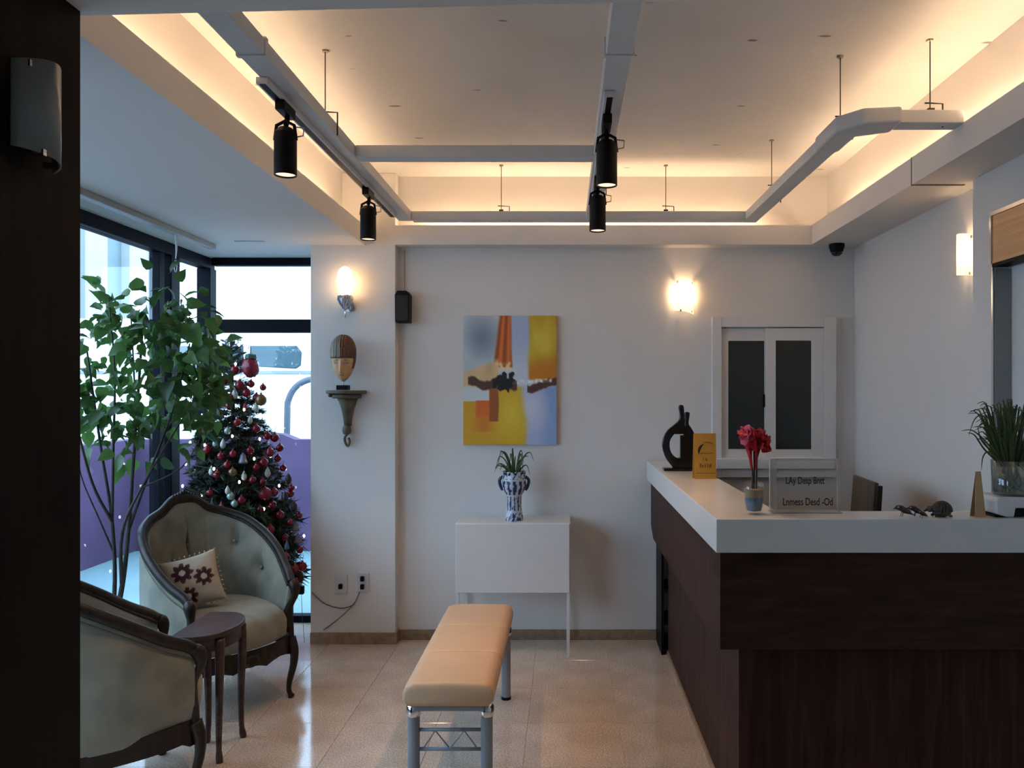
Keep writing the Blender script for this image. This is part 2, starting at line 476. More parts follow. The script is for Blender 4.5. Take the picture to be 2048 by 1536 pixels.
# inner sliding window in the back wall
w3 = window('window_3')
DARKPANE = mat('frosted_glass_dark_room', (0.030, 0.034, 0.032), 0.35, var=0.05, scale=3, spec=0.4)  # opaque pane, darkness of the unlit room behind put into its colour
x0, x1, z0, z1 = 0.893, 1.642, 0.996, 1.969
ix0, ix1, iz0, iz1 = 0.948, 1.569, 1.115, 1.907
y = YB - 0.002
for b in ((x0, ix0, z0, z1), (ix1, x1, z0, z1), (ix0, ix1, iz1, z1), (ix0, ix1, z0, iz0)):
    obj('casing', M().box(b[0], b[1], YB - 0.05, y, b[2], b[3]), WHITE, w3, bevel=0.002)
obj('sill', M().box(x0 + 0.02, x1 - 0.02, YB - 0.075, YB - 0.05, iz0 - 0.065, iz0 - 0.005), WHITE, w3, bevel=0.003)
def sash(a, b, ya, yb, zt=1.90, ins=(0.046, 0.040)):
    s_ = obj('sash', M().box(a, a + ins[0], ya, yb, iz0, zt).box(b - ins[1], b, ya, yb, iz0, zt).box(a + ins[0], b - ins[1], ya, yb, zt - 0.075, zt).box(a + ins[0], b - ins[1], ya, yb, iz0, iz0 + 0.05), WHITE, w3)
    obj('pane', M().box(a + ins[0], b - ins[1], (ya + yb) / 2 - 0.003, (ya + yb) / 2 + 0.003, iz0 + 0.05, zt - 0.075), DARKPANE, s_)
    return s_
sash(0.950, 1.235, YB - 0.018, y, ins=(0.045, 0.02))
s_ = sash(1.218, 1.567, YB - 0.040, YB - 0.019, ins=(0.060, 0.072))
obj('pull_handle', M().box(1.205, 1.216, YB - 0.03, YB - 0.019, 1.42, 1.50), BLACK, s_, bevel=0.002)

# metal-faced valance and jamb strip in the right niche
BRASS = mat('brushed_bronze_metal', (0.48, 0.36, 0.24), 0.38, 0.85, var=0.12, scale=10, stretch=(1, 0.2, 6))
vl = thing('niche_valance', 'brushed bronze metal valance across the top of the right wall niche', 'valance', (PX, 2.5, 2.02))
obj('fascia', M().box(-0.006, 0.0, -0.55, 0.575, 0.0, 0.19), BRASS, vl, bevel=0.002)
obj('edge_trim', M().box(-0.010, 0.0, 0.575, 0.590, -0.0, 0.205), CHROME, vl).location = (0, 0, 0)
obj('edge_trim', M().box(-0.010, 0.0, -0.55, 0.575, 0.19, 0.205), CHROME, vl)
obj('bottom_lip', M().box(-0.006, 0.055, -0.55, 0.575, -0.012, 0.0), BLACK, vl)
struct('trim_5', M().box(PX - 0.004, PX, 3.075, 3.083, 0.9, 2.02), CHROME)
struct('trim_6', M().box(PX + 0.004, XR, 3.070, 3.079, 0.0, 2.0), mat('grey_jamb_paint', (0.30, 0.30, 0.29), 0.6))

# ------------------------------------------------------------------ cove lamps
TUBE = glow('warm_cove_lamp', (1.0, 0.71, 0.45), COVE)
def cove(name, label, x0, x1, y0, y1, n, axis):
    t = thing(name, label, 'cove light', ((x0 + x1) / 2, (y0 + y1) / 2, ZS + 0.012), group='warm tubes in the ceiling cove')
    L = (y1 - y0) if axis == 'y' else (x1 - x0)
    seg = L / n
    for k in range(n):
        a = -L / 2 + k * seg + 0.03; b = a + seg - 0.06
        if axis == 'y':
            obj('lamp_tube', M().tube([(0, a, 0.045), (0, b, 0.045)], 0.013, 10), TUBE, t, smooth=True)
            obj('batten', M().box(-0.02, 0.02, a - 0.01, b + 0.01, 0, 0.028), WHITEPLASTIC, t)
        else:
            obj('lamp_tube', M().tube([(a, 0, 0.045), (b, 0, 0.045)], 0.013, 10), TUBE, t, smooth=True)
            obj('batten', M().box(a - 0.01, b + 0.01, -0.02, 0.02, 0, 0.028), WHITEPLASTIC, t)
    return t
cove('cove_light', 'warm tube lights hidden behind the left ceiling fascia', -1.275, -1.275, 1.95, 4.45, 3, 'y')
cove('cove_light', 'warm tube lights hidden behind the right ceiling fascia', 1.545, 1.545, 1.80, 4.45, 3, 'y')
cove('cove_light', 'warm tube lights showing over the fascia along the back wall', -0.90, 1.20, 4.69, 4.69, 2, 'x')

# ------------------------------------------------------------------ suspended lighting raceway
ROD = mat('dark_threaded_rod', (0.06, 0.05, 0.045), 0.5, 0.5)
rw = thing('lighting_raceway', 'white suspended lighting raceway hung on thin rods under the raised ceiling', 'raceway', (0, 3.2, 2.505))
def rrun(x0, x1, y0, y1, h=0.05):
    return obj('raceway_run', M().box(x0, x1, y0 - 3.2, y1 - 3.2, 0, h), RACE, rw, bevel=0.004)
rrun(-0.965, -0.885, 1.86, 4.50)
rrun(0.12, 0.20, 1.80, 4.46)
rrun(-0.885, 0.12, 3.27, 3.35)
rrun(-0.885, 1.04, 4.46, 4.54)
rrun(1.04, 1.12, 2.98, 4.54)
obj('raceway_elbow', M().prism([(1.03, 0.0), (1.13, 0.0), (1.13, -0.19), (1.24, -0.24), (1.24, -0.36), (1.10, -0.34), (1.03, -0.25)], -0.005, 0.058, 'z'), RACE, rw, bevel=0.012)
rrun(1.24, 1.474, 2.86, 2.94)
for cx in (-0.925, 0.16):
    obj('coupling', M().box(cx - 0.045, cx + 0.045, 2.28 - 3.2, 2.30 - 3.2, -0.004, 0.054), RACE, rw, bevel=0.002)
# power tracks under the runs
for cx, a, b in ((-0.955, 2.44, 4.30), (0.148, 2.55, 4.05)):
    tr = obj('power_track', M().box(cx - 0.019, cx + 0.019, a - 3.2, b - 3.2, -0.022, -0.0005), RACE, rw, bevel=0.002)
    obj('track_slot', M().box(cx - 0.010, cx + 0.010, a + 0.005 - 3.2, b - 0.005 - 3.2, -0.0235, -0.021), BLACK, tr)
for x, y in ((-0.925, 2.99), (-0.37, 4.50), (0.585, 4.50), (1.08, 4.05), (1.08, 3.04), (1.366, 2.90), (0.16, 3.9), (-0.925, 1.95)):
    rd = obj('rod', M().tube([(x, y - 3.2, 0.05), (x, y - 3.2, 0.324)], 0.0022, 6), ROD, rw)
    br = M()
    br.tube([(x + 0.047, y - 3.2, -0.003), (x + 0.047, y - 3.2, 0.085), (x, y - 3.2, 0.088), (x - 0.02, y - 3.2, 0.088)], 0.003, 6)
    br.box(x - 0.012, x + 0.012, y - 3.212, y - 3.188, 0.05, 0.066)
    obj('hanger_bracket', br, ROD, rd)
    obj('ceiling_anchor', M().lathe([(0.012, 0.318), (0.012, 0.325)], 10, (x, y - 3.2, 0)), STEEL, rd)

# spotlights
LENS = glow('spot_lens', (1.0, 0.72, 0.5), 1.3); LENS.cycles.emission_sampling = 'NONE'
def spotlight(x, y, label, yaw):
    t = thing('track_spotlight', label, 'spotlight', (x, y, 2.483), R(yaw), 'black track spotlights')
    obj('adapter', M().box(-0.016, 0.016, -0.055, 0.055, -0.035, -0.001), BLACK, t, bevel=0.003)
    obj('stem', M().tube([(0, 0.02, -0.03), (0, 0.015, -0.05), (0.0, 0.005, -0.068)], 0.009, 8), BLACK, t, smooth=True)
    obj('yoke', M().tube([(-0.036, 0, -0.120), (-0.03, 0, -0.070), (0, 0, -0.055), (0.03, 0, -0.070), (0.036, 0, -0.120)], 0.006, 6), BLACK, t, smooth=True)
    body = obj('lamp_body', M().lathe([(0.001, -0.077), (0.022, -0.079), (0.037, -0.097), (0.0375, -0.240), (0.034, -0.240), (0.033, -0.227), (0.001, -0.227)], 28), BLACK, t, smooth=False, bevel=0.002)
    obj('lens', M().lathe([(0.001, -0.2345), (0.0325, -0.2345), (0.0325, -0.231), (0.001, -0.231)], 24), LENS, body)
    obj('clamp_wire', M().tube([(0.036, 0, -0.110), (0.06, 0.0, -0.105), (0.062, 0, -0.080), (0.03, 0, -0.075)], 0.0025, 6), STEEL, t)
    ld = bpy.data.lights.new('spot_beam', 'SPOT'); ld.energy = SPOT; ld.color = (1.0, 0.60, 0.33); ld.spot_size = R(75); ld.spot_blend = 0.7; ld.shadow_soft_size = 0.03
    lo = bpy.data.objects.new('spot_beam', ld); C.objects.link(lo); lo.parent = t; lo.location = (0, 0, -0.245)
    return t
spotlight(-0.945, 2.62, 'black cylinder spotlight on the left track, nearest the camera', 0)
spotlight(-0.945, 3.72, 'black cylinder spotlight at the far end of the left track', 0)
spotlight(0.148, 2.75, 'black cylinder spotlight on the middle track, front one of two', 0)
spotlight(0.148, 3.52, 'black cylinder spotlight on the middle track, rear one of two', 0)

# ------------------------------------------------------------------ wall lamps
def opal_lit(name, e):
    m, nt, p = nodes_of(name)
    N, L = nt.nodes, nt.links
    tr = N.new('ShaderNodeBsdfTranslucent'); tr.inputs['Color'].default_value = (0.95, 0.86, 0.72, 1)
    em = N.new('ShaderNodeEmission'); em.inputs['Color'].default_value = (1.0, 0.72, 0.42, 1); em.inputs['Strength'].default_value = e
    ad = N.new('ShaderNodeAddShader'); L.new(tr.outputs[0], ad.inputs[0]); L.new(em.outputs[0], ad.inputs[1])
    L.new(ad.outputs[0], N['Material Output'].inputs['Surface'])
    return m
SHADEON = opal_lit('lit_opal_glass', 1.0); SHADEON.cycles.emission_sampling = 'NONE'
BULBON = glow('lit_bulb', (1.0, 0.66, 0.36), SCONCE * 11)
BULBOFF = mat('frosted_bulb', (0.5, 0.5, 0.48), 0.3)
def sconce(loc, rz, lit, label):
    t = thing('wall_sconce', label, 'wall lamp', loc, rz, 'curved glass wall lamps')
    obj('back_plate', M().box(-0.045, 0.045, -0.012, -0.001, -0.07, 0.07), CHROME, t, bevel=0.003)
    n = 14
    out = []; inn = []
    for k in range(n + 1):
        a = -1 + 2 * k / n
        yy = -0.025 - 0.055 * math.cos(a * PI / 2) ** 0.8 if abs(a) < 1 else -0.025
        out.append((0.075 * a, yy)); inn.append((0.071 * a, yy + 0.0045))
    poly = out + inn[::-1]
    sh = M()
    rows = []
    for z, dz in ((-0.10, 1), (0.10, 1)):
        rows.append([(p[0], p[1], z + (0.018 * (1 - (p[0] / 0.075) ** 2) if z > 0 else -0.012 * (p[0] / 0.075))) for p in poly])
    sh.grid(rows, closed=True)
    q = len(poly); m_ = n + 1
    for base in (0, q):
        for k in range(n):
            sh.f.append((base + k, base + k + 1, base + q - 2 - k, base + q - 1 - k))
    obj('glass_shade', sh, SHADEON if lit else OPAL, t, smooth=True)
    for x, z in ((-0.05, 0.098), (0.06, 0.092), (-0.03, -0.092), (0.055, -0.098)):
        yy = -0.025 - 0.055 * math.cos(x / 0.075 * PI / 2)
        obj('glass_clip', M().box(x - 0.006, x + 0.006, yy - 0.004, -0.012, z - 0.008, z + 0.008), CHROME, t, bevel=0.002)
    obj('bulb', M().ball((0, -0.045, 0.02), 0.022, 14, 10, (1, 1, 1.6)), BULBON if lit else BULBOFF, t, smooth=True)
    obj('bulb_socket', M().lathe([(0.014, -0.07), (0.014, -0.015)], 14, (0, -0.045, 0)), WHITEPLASTIC, t)
    return t
sconce((0.722, YB, 2.09), 0, True, 'lit wall lamp above the sliding window on the back wall').scale = (0.8, 0.95, 0.92)
sconce((XR, 3.36, 2.10), R(-90), True, 'lit wall lamp on the right wall, half hidden by the pilaster').scale = (0.8, 0.85, 0.82)
sconce((-1.126, 1.61, 2.085), R(90), False, 'unlit curved glass wall lamp on the dark wooden wall').scale = (0.88, 0.88, 0.92)

t = thing('torch_sconce', 'lit torch lamp with crumpled chrome cup on the white column', 'wall lamp', (-1.30, 4.66, 2.05))
cr = M(); rows = []
for r, z in ((0.012, -0.045), (0.018, -0.035), (0.034, -0.015), (0.046, 0.01), (0.040, 0.032), (0.02, 0.035)):
    rows.append([(math.cos(2 * PI * k / 26) * r * (1 + 0.28 * noise.noise((k * 1.7, z * 90, 2))), -0.075 + math.sin(2 * PI * k / 26) * r * (1 + 0.28 * noise.noise((k * 1.7, z * 90, 2))), z + 0.012 * noise.noise((k * 2.1, r * 70, 5))) for k in range(26)])
cr.grid(rows, closed=True, cap0=True, cap1=True)
obj('crumpled_cup', cr, mat('crinkled_chrome', (0.55, 0.56, 0.66), 0.18, 1.0, bump=0.4, bscale=40), t)
obj('wall_plate', M().lathe([(0.001, 0), (0.035, 0), (0.035, 0.010), (0.001, 0.010)], 20).xf(Matrix.Translation((0, -0.001, -0.02)) @ Matrix.Rotation(R(90), 4, 'X')), CHROME, t)
obj('arm', M().tube([(0, -0.008, -0.02), (0, -0.05, -0.045), (0, -0.075, -0.035)], 0.007, 8), CHROME, t, smooth=True)
obj('finial', M().tube([(0, -0.075, -0.04), (0.001, -0.075, -0.10)], [0.008, 0.002], 8), CHROME, t, smooth=True)
obj('glass_shade', M().lathe([(0.02, 0.03), (0.034, 0.05), (0.043, 0.09), (0.045, 0.14), (0.038, 0.18), (0.02, 0.20), (0.001, 0.205)], 24, (0, -0.075, 0)), SHADEON, t, smooth=True)
obj('bulb', M().ball((0, -0.075, 0.11), 0.02, 14, 10, (1, 1, 1.6)), BULBON, t, smooth=True)

# ------------------------------------------------------------------ reception counter
HC = 1.095
rc = thing('reception_counter', 'L-shaped dark brown reception counter with thick white worktop', 'counter', (0.6, 2.6, 0))
ox, oy = 0.6, 2.6
def cbox(x0, x1, y0, y1, z0, z1): return M().box(x0 - ox, x1 - ox, y0 - oy, y1 - oy, z0, z1)
XE = PX - 0.005
YE = 4.70
obj('worktop', M().prism([(0.495 - ox, 2.54 - oy), (XE - ox, 2.54 - oy), (XE - ox, 2.715 - oy), (0.742 - ox, 2.715 - oy), (0.742 - ox, YE - oy), (0.495 - ox, YE - oy)], 0.984, HC, 'z'), SLAB, rc, bevel=0.003)
obj('front_panel', cbox(0.512, XE, 2.56, 2.70, 0.66, 0.984), COUNTERWOODH, rc, bevel=0.002)
obj('side_panel', M().prism([(2.70 - oy, 0.66), (4.50 - oy, 0.66), (4.62 - oy, 0.72), (4.62 - oy, 0.984), (2.70 - oy, 0.984)], 0.512 - ox, 0.725 - ox, 'x'), COUNTERWOOD, rc, bevel=0.002)
obj('front_base', cbox(0.592, XE, 2.64, 2.70, 0.0, 0.66), COUNTERWOOD, rc)
obj('side_base', cbox(0.592, 0.72, 2.70, 4.45, 0.0, 0.66), COUNTERWOOD, rc)
obj('kick_plate', cbox(0.585, 0.592, 2.64, 4.45, 0.0, 0.03), SKIRT, rc)
# black shelf unit between the counter end and the wall
su = thing('shelf_unit', 'narrow black shelf unit between the counter end and back wall', 'shelf', (0.64, 4.58, 0))
obj('side', M().box(-0.085, -0.07, -0.12, 0.14, 0, 0.655), BLACK, su)
obj('side', M().box(0.09, 0.105, -0.12, 0.14, 0, 0.655), BLACK, su)
for z in (0.02, 0.17, 0.36, 0.64):
    obj('shelf', M().box(-0.07, 0.09, -0.12, 0.14, z, z + 0.015), BLACK, su)

# ------------------------------------------------------------------ tan bench
b = thing('bench', 'tan leatherette three-section bench on grey tubular steel legs', 'bench', (-0.425, 3.345, 0))
hw, z1 = 0.165, 0.452
for k in range(3):
    y0 = -0.535 + k * 0.357
    rows = []
    for yy, sc, dz in ((y0 + 0.001, 0.94, -0.020), (y0 + 0.004, 0.98, -0.006), (y0 + 0.010, 0.996, 0.0), (y0 + 0.022, 1.0, 0.002), (y0 + 0.03, 1.0, 0.002), (y0 + 0.326, 1.0, 0.002), (y0 + 0.334, 1.0, 0.002), (y0 + 0.346, 0.996, 0.0), (y0 + 0.352, 0.98, -0.006), (y0 + 0.355, 0.94, -0.020)):
        sec = [(-0.150, 0.372), (-0.165, 0.388), (-0.167, 0.415), (-0.155, 0.443), (-0.125, 0.452), (0, 0.455), (0.125, 0.452), (0.155, 0.443), (0.167, 0.415), (0.165, 0.388), (0.150, 0.372)]
        rows.append([(x * sc, yy, z + (dz if z > 0.4 else 0)) for x, z in sec])
    pad = M().grid(rows, closed=True, cap0=True, cap1=True)
    obj('seat_pad', pad, LEATHER, b, smooth=True)
obj('frame_rail', M().box(-0.13, 0.13, -0.515, -0.475, 0.345, 0.374), METALGREY, b, bevel=0.003)
obj('frame_rail', M().box(-0.13, 0.13, 0.475, 0.515, 0.345, 0.374), METALGREY, b, bevel=0.003)
for s in (-1, 1):
    obj('frame_rail', M().box(s * 0.12 - 0.018, s * 0.12 + 0.018, -0.475, 0.475, 0.345, 0.372), METALGREY, b, bevel=0.003)
    for sy in (-1, 1):
        lg = obj('leg', M().tube([(s * 0.135, sy * 0.475, 0.335), (s * 0.135, sy * 0.475, 0.012)], 0.0225, 20), METALGREY, b, smooth=False, bevel=0.002)
        obj('rubber_foot', M().lathe([(0.024, 0.0), (0.024, 0.014)], 20, (s * 0.135, sy * 0.475, 0)), BLACK, lg)
        obj('corner_joint', M().lathe([(0.012, 0.31), (0.026, 0.315), (0.029, 0.33), (0.027, 0.352), (0.016, 0.362)], 18, (s * 0.135, sy * 0.475, 0)), CHROME, lg, smooth=True)
for sy in (-1, 1):
    yy = sy * 0.475
    for z in (0.190, 0.262):
        obj('stretcher', M().tube([(-0.115, yy, z), (0.115, yy, z)], 0.007, 8), METALGREY, b, smooth=True)
    pts = [(-0.10, yy, 0.192), (-0.055, yy, 0.258), (-0.005, yy, 0.195)]
    obj('truss_wire', M().tube(pts, 0.0035, 6), METALGREY, b)
    obj('truss_wire', M().tube([(0.0, yy, 0.195), (0.052, yy, 0.258), (0.10, yy, 0.192)], 0.0035, 6), METALGREY, b)

# ------------------------------------------------------------------ white drop-leaf table and vase
WT = mat('white_lacquer', (0.72, 0.70, 0.68), 0.35, var=0.015)
tb = thing('drop_leaf_table', 'narrow white drop-leaf table with folded leaf against the back wall', 'table', (-0.296, 4.54, 0))
obj('table_top', M().box(-0.326, 0.326, -0.125, 0.165, 0.744, 0.766), WT, tb, bevel=0.003)
obj('drop_leaf', M().box(-0.326, 0.322, -0.142, -0.126, 0.372, 0.762), WT, tb, bevel=0.003)
for x in (-0.315, 0.315):
    for yv in (-0.115, 0.15):
        obj('leg', M().box(x - 0.009, x + 0.009, yv - 0.009, yv + 0.009, 0, 0.744), WT, tb, bevel=0.002)
obj('gate_leg', M().box(-0.278, -0.260, -0.115, -0.097, 0, 0.744), WT, tb, bevel=0.002)
obj('stretcher', M().box(-0.306, 0.306, 0.141, 0.159, 0.70, 0.744), WT, tb, bevel=0.002)

vs = thing('blue_white_vase', 'blue and white patterned pottery vase with trailing grass plant on the white table', 'vase', (-0.297, 4.52, 0.766))
prof = [(0.001, 0), (0.052, 0.0), (0.056, 0.008), (0.050, 0.03), (0.044, 0.07), (0.043, 0.11), (0.045, 0.145), (0.060, 0.17), (0.072, 0.20), (0.070, 0.235), (0.066, 0.262), (0.069, 0.285), (0.064, 0.286), (0.060, 0.262), (0.055, 0.25), (0.001, 0.248)]
pf = [prof[0]]
for i in range(len(prof) - 1):
    for k in range(1, 7):
        pf.append((prof[i][0] + (prof[i + 1][0] - prof[i][0]) * k / 6, prof[i][1] + (prof[i + 1][1] - prof[i][1]) * k / 6))
nn = 72
va = M().lathe(pf, nn)
vc = []
for i, (r, z) in enumerate(pf):
    for j in range(nn):
        a = 2 * PI * j / nn
        v = noise.noise((math.cos(a) * 4.2, math.sin(a) * 4.2, z * 42)) + 0.6 * noise.noise((math.cos(a) * 9, math.sin(a) * 9, z * 90 + 7))
        stripe = math.sin(a * 12)
        blue = v > 0.06
        if 0.06 < z < 0.14: blue = (stripe > 0.05) ^ (v > 0.45)
        if 0.15 < z < 0.235: blue = (stripe + v > -0.05)
        for zz in (0.055, 0.145, 0.235):
            if abs(z - zz) < 0.005: blue = False
        if i > 12 * 6: blue = True
        vc.append((0.018, 0.028, 0.085) if blue else (0.55, 0.57, 0.62))
obj('vase_body', va, printed('blue_white_glaze', 0.2), vs, smooth=True, cols=vc)
for s in (-1, 1):
    obj('handle', M().tube(catmull([(s * 0.064, 0, 0.255), (s * 0.085, 0, 0.235), (s * 0.080, 0, 0.20), (s * 0.066, 0, 0.175)], 4), 0.009, 8), mat('blue_glaze', (0.03, 0.04, 0.10), 0.2), vs, smooth=True)
GRASS = leafy('grass_green', (0.055, 0.095, 0.03), 0.25)
def blade(pts, w, n=6):
    """a folded strip leaf along a curve"""
    p = catmull(pts, n); L = len(p); rows = []
    for i, q in enumerate(p):
        t = (p[min(i + 1, L - 1)] - p[max(i - 1, 0)]).normalized()
        u = t.cross(Vector((0.3, 0.9, 0.1))).normalized()
        k = w * (1 - (i / (L - 1)) ** 2.2) + 0.0006
        nrm = u.cross(t)
        rows.append([tuple(q - u * k + nrm * k * 0.4), tuple(q), tuple(q + u * k + nrm * k * 0.4)])
    return M().grid(rows)
for k in range(24):
    a = rnd.uniform(0, 2 * PI); out = rnd.uniform(0.05, 0.15); h = rnd.uniform(0.06, 0.17)
    dx, dy = math.cos(a) * out, math.sin(a) * out * 0.6
    obj('grass_blade', blade([(dx * 0.15, dy * 0.15, 0.25), (dx * 0.45, dy * 0.45, 0.25 + h * 0.75), (dx * 0.8, dy * 0.8, 0.25 + h), (dx, dy, 0.25 + h * rnd.uniform(0.1, 1.05))], 0.0042), GRASS, vs)

# ------------------------------------------------------------------ painting
pt = thing('abstract_painting', 'abstract canvas painting in ochre, orange and blue on the back wall', 'painting', (-0.335, YB, 1.585))
PW, PH = 0.283, 0.392
def art(u, v):
    n1 = noise.noise((u * 3, v * 3, 1)); n2 = noise.noise((u * 9, v * 5, 4)); n3 = noise.noise((u * 26, v * 26, 9))
    uu, vv = u + 0.012 * n2, v + 0.010 * n2
    def mixc(a, b, t):
        t = max(0, min(1, t)); return tuple(a[i] + (b[i] - a[i]) * t for i in range(3))
    def sm(e0, e1, x):
        t = max(0, min(1, (x - e0) / (e1 - e0))); return t * t * (3 - 2 * t)
    c = mixc((122, 130, 135), (150, 152, 152), 0.5 + n1 + 0.3 * n2)
    c = mixc(c, (88, 97, 106), 1.1 - 4.2 * math.hypot((uu - 0.2) * 1.1, (vv - 0.17) * 1.3))
    blue = mixc((122, 132, 152), (146, 148, 152), sm(0.1, 0.5, v) + 0.5 * n1)
    c = mixc(c, blue, sm(0.50, 0.54, uu))
    och = mixc((132, 98, 18), (158, 138, 45), 1.3 - 4.5 * math.hypot(uu - 0.85, (vv - 0.2) * 0.9) + 0.4 * n2)
    och = mixc(och, (142, 88, 20), sm(0.28, 0.45, v + 0.15 * (u - 0.7)))
    c = mixc(c, och, sm(0.68, 0.73, uu + 0.02 * n1) * (1 - sm(0.48, 0.52, v)))
    l, r = 0.39 - 0.17 * max(0, v), 0.52 + 0.02 * v
    if v < 0.40:
        org = mixc((158, 82, 32), (112, 52, 18), 0.5 + 0.6 * math.sin((u - l) / (r - l) * 14))
        c = mixc(c, org, sm(l - 0.02, l + 0.02, uu) * (1 - sm(r - 0.015, r + 0.01, uu)))
    top = 0.44 - 0.28 * u
    if u < 0.38: c = mixc(c, mixc((150, 120, 82), (165, 140, 105), 0.5 + n2), sm(top - 0.02, top + 0.03, vv))
    if 0.5 < v:
        c2 = mixc((128, 132, 152), (98, 118, 148), sm(0.75, 0.98, u) + 0.3 * n1)
        c2 = mixc(c2, (152, 152, 160), 0.9 - 4 * math.hypot(u - 0.72, (v - 0.72)) )
        yel = mixc((152, 112, 18), (165, 142, 40), 1.0 - 3.2 * math.hypot(uu - 0.52, vv - 0.76))
        yel = mixc(yel, (150, 84, 26), 0.9 - 6 * abs(uu - 0.22) if v > 0.8 and v < 0.9 else 0)
        c2 = mixc(yel, c2, sm(0.60, 0.70, uu + 0.03 * n1 - 0.06 * (v - 0.75)))
        if v < 0.665: c2 = mixc(c2, (150, 153, 152), (1 - sm(0.27, 0.285, u)))
        if 0.655 < vv < 0.83: c2 = mixc(c2, (158, 74, 24), sm(0.12, 0.15, uu) * (1 - sm(0.275, 0.285, u)) * (1 - sm(0.76, 0.83, vv)))
        if 0.55 < vv < 0.82: c2 = mixc(c2, (112, 58, 20), sm(0.275, 0.285, u) * (1 - sm(0.365, 0.38, uu)))
        c = mixc(c, c2, sm(0.53, 0.57, vv))
    d = abs(vv - 0.525 + 0.02 * math.sin(u * 20)) - 0.036
    if 0.05 < uu < 0.58: c = mixc(c, (62, 36, 24), 1 - sm(-0.01, 0.008, d + 0.01 * n3))
    c = mixc(c, (20, 16, 15), 1 - sm(0.9, 1.05, ((uu - 0.435) / 0.125) ** 2 + ((vv - 0.515 + 0.35 * max(0, u - 0.48)) / 0.068) ** 2 + 0.9 * n3 + 0.5 * n2))
    if 0.35 < uu < 0.51: c = mixc(c, (180, 150, 110), (0.9 if n3 > 0.02 else 0.25) * (1 - sm(0.02, 0.045, abs(vv - 0.395))))
    if uu > 0.68: c = mixc(c, (60, 36, 30), 1 - sm(-0.006, 0.008, abs(vv - 0.535 - 0.03 * math.cos((u - 0.7) * 9)) - 0.03 + 0.012 * n3))
    if 0.52 < u < 0.95: c = mixc(c, (185, 180, 178), (0.8 if n3 > 0.0 else 0.2) * (1 - sm(0.006, 0.022, abs(vv - 0.505 - 0.09 * max(0, 0.7 - u)))))
    return S(*c, k=2.35)
gx, gy = 111, 154
rows = []; pc = []
for j in range(gy):
    v = j / (gy - 1); rows.append([])
    for i in range(gx):
        u = i / (gx - 1)
        rows[-1].append((-PW + 2 * PW * u, -0.0305, PH - 2 * PH * v)); pc.append(art(u, v))
cm = M().grid(rows)
obj('painted_canvas', cm, printed('oil_paint', 0.45, 0.3, 120), pt, cols=pc, smooth=True)
obj('stretcher_frame', M().box(-PW, PW, -0.030, -0.001, -PH, PH), mat('canvas_edge', S(150, 112, 40, 1.8), 0.7), pt)

# ------------------------------------------------------------------ wall speaker, mask, bracket, outlets, camera dome
sp = thing('wall_speaker', 'small black wall speaker hung beside the white column', 'speaker', (-0.975, YB, 1.93))
obj('cabinet', M().prism([(-0.042, 0), (0.042, 0), (0.044, 0.165), (0.028, 0.19), (-0.028, 0.19), (-0.044, 0.165)], -0.11, -0.02, 'y'), BLACK, sp, bevel=0.006)
obj('grille', M().box(-0.036, 0.036, -0.1125, -0.1105, 0.01, 0.16), mat('black_mesh', (0.004, 0.004, 0.004), 0.7, bump=0.5, bscale=500), sp)
obj('mount', M().box(-0.012, 0.012, -0.02, -0.001, 0.07, 0.12), BLACK, sp)
obj('speaker_cord', M().tube(catmull([(0, -0.03, 0.188), (-0.004, -0.012, 0.25), (-0.006, -0.008, 0.45)], 5), 0.0022, 6), mat('grey_cord', (0.25, 0.23, 0.21), 0.6), sp)

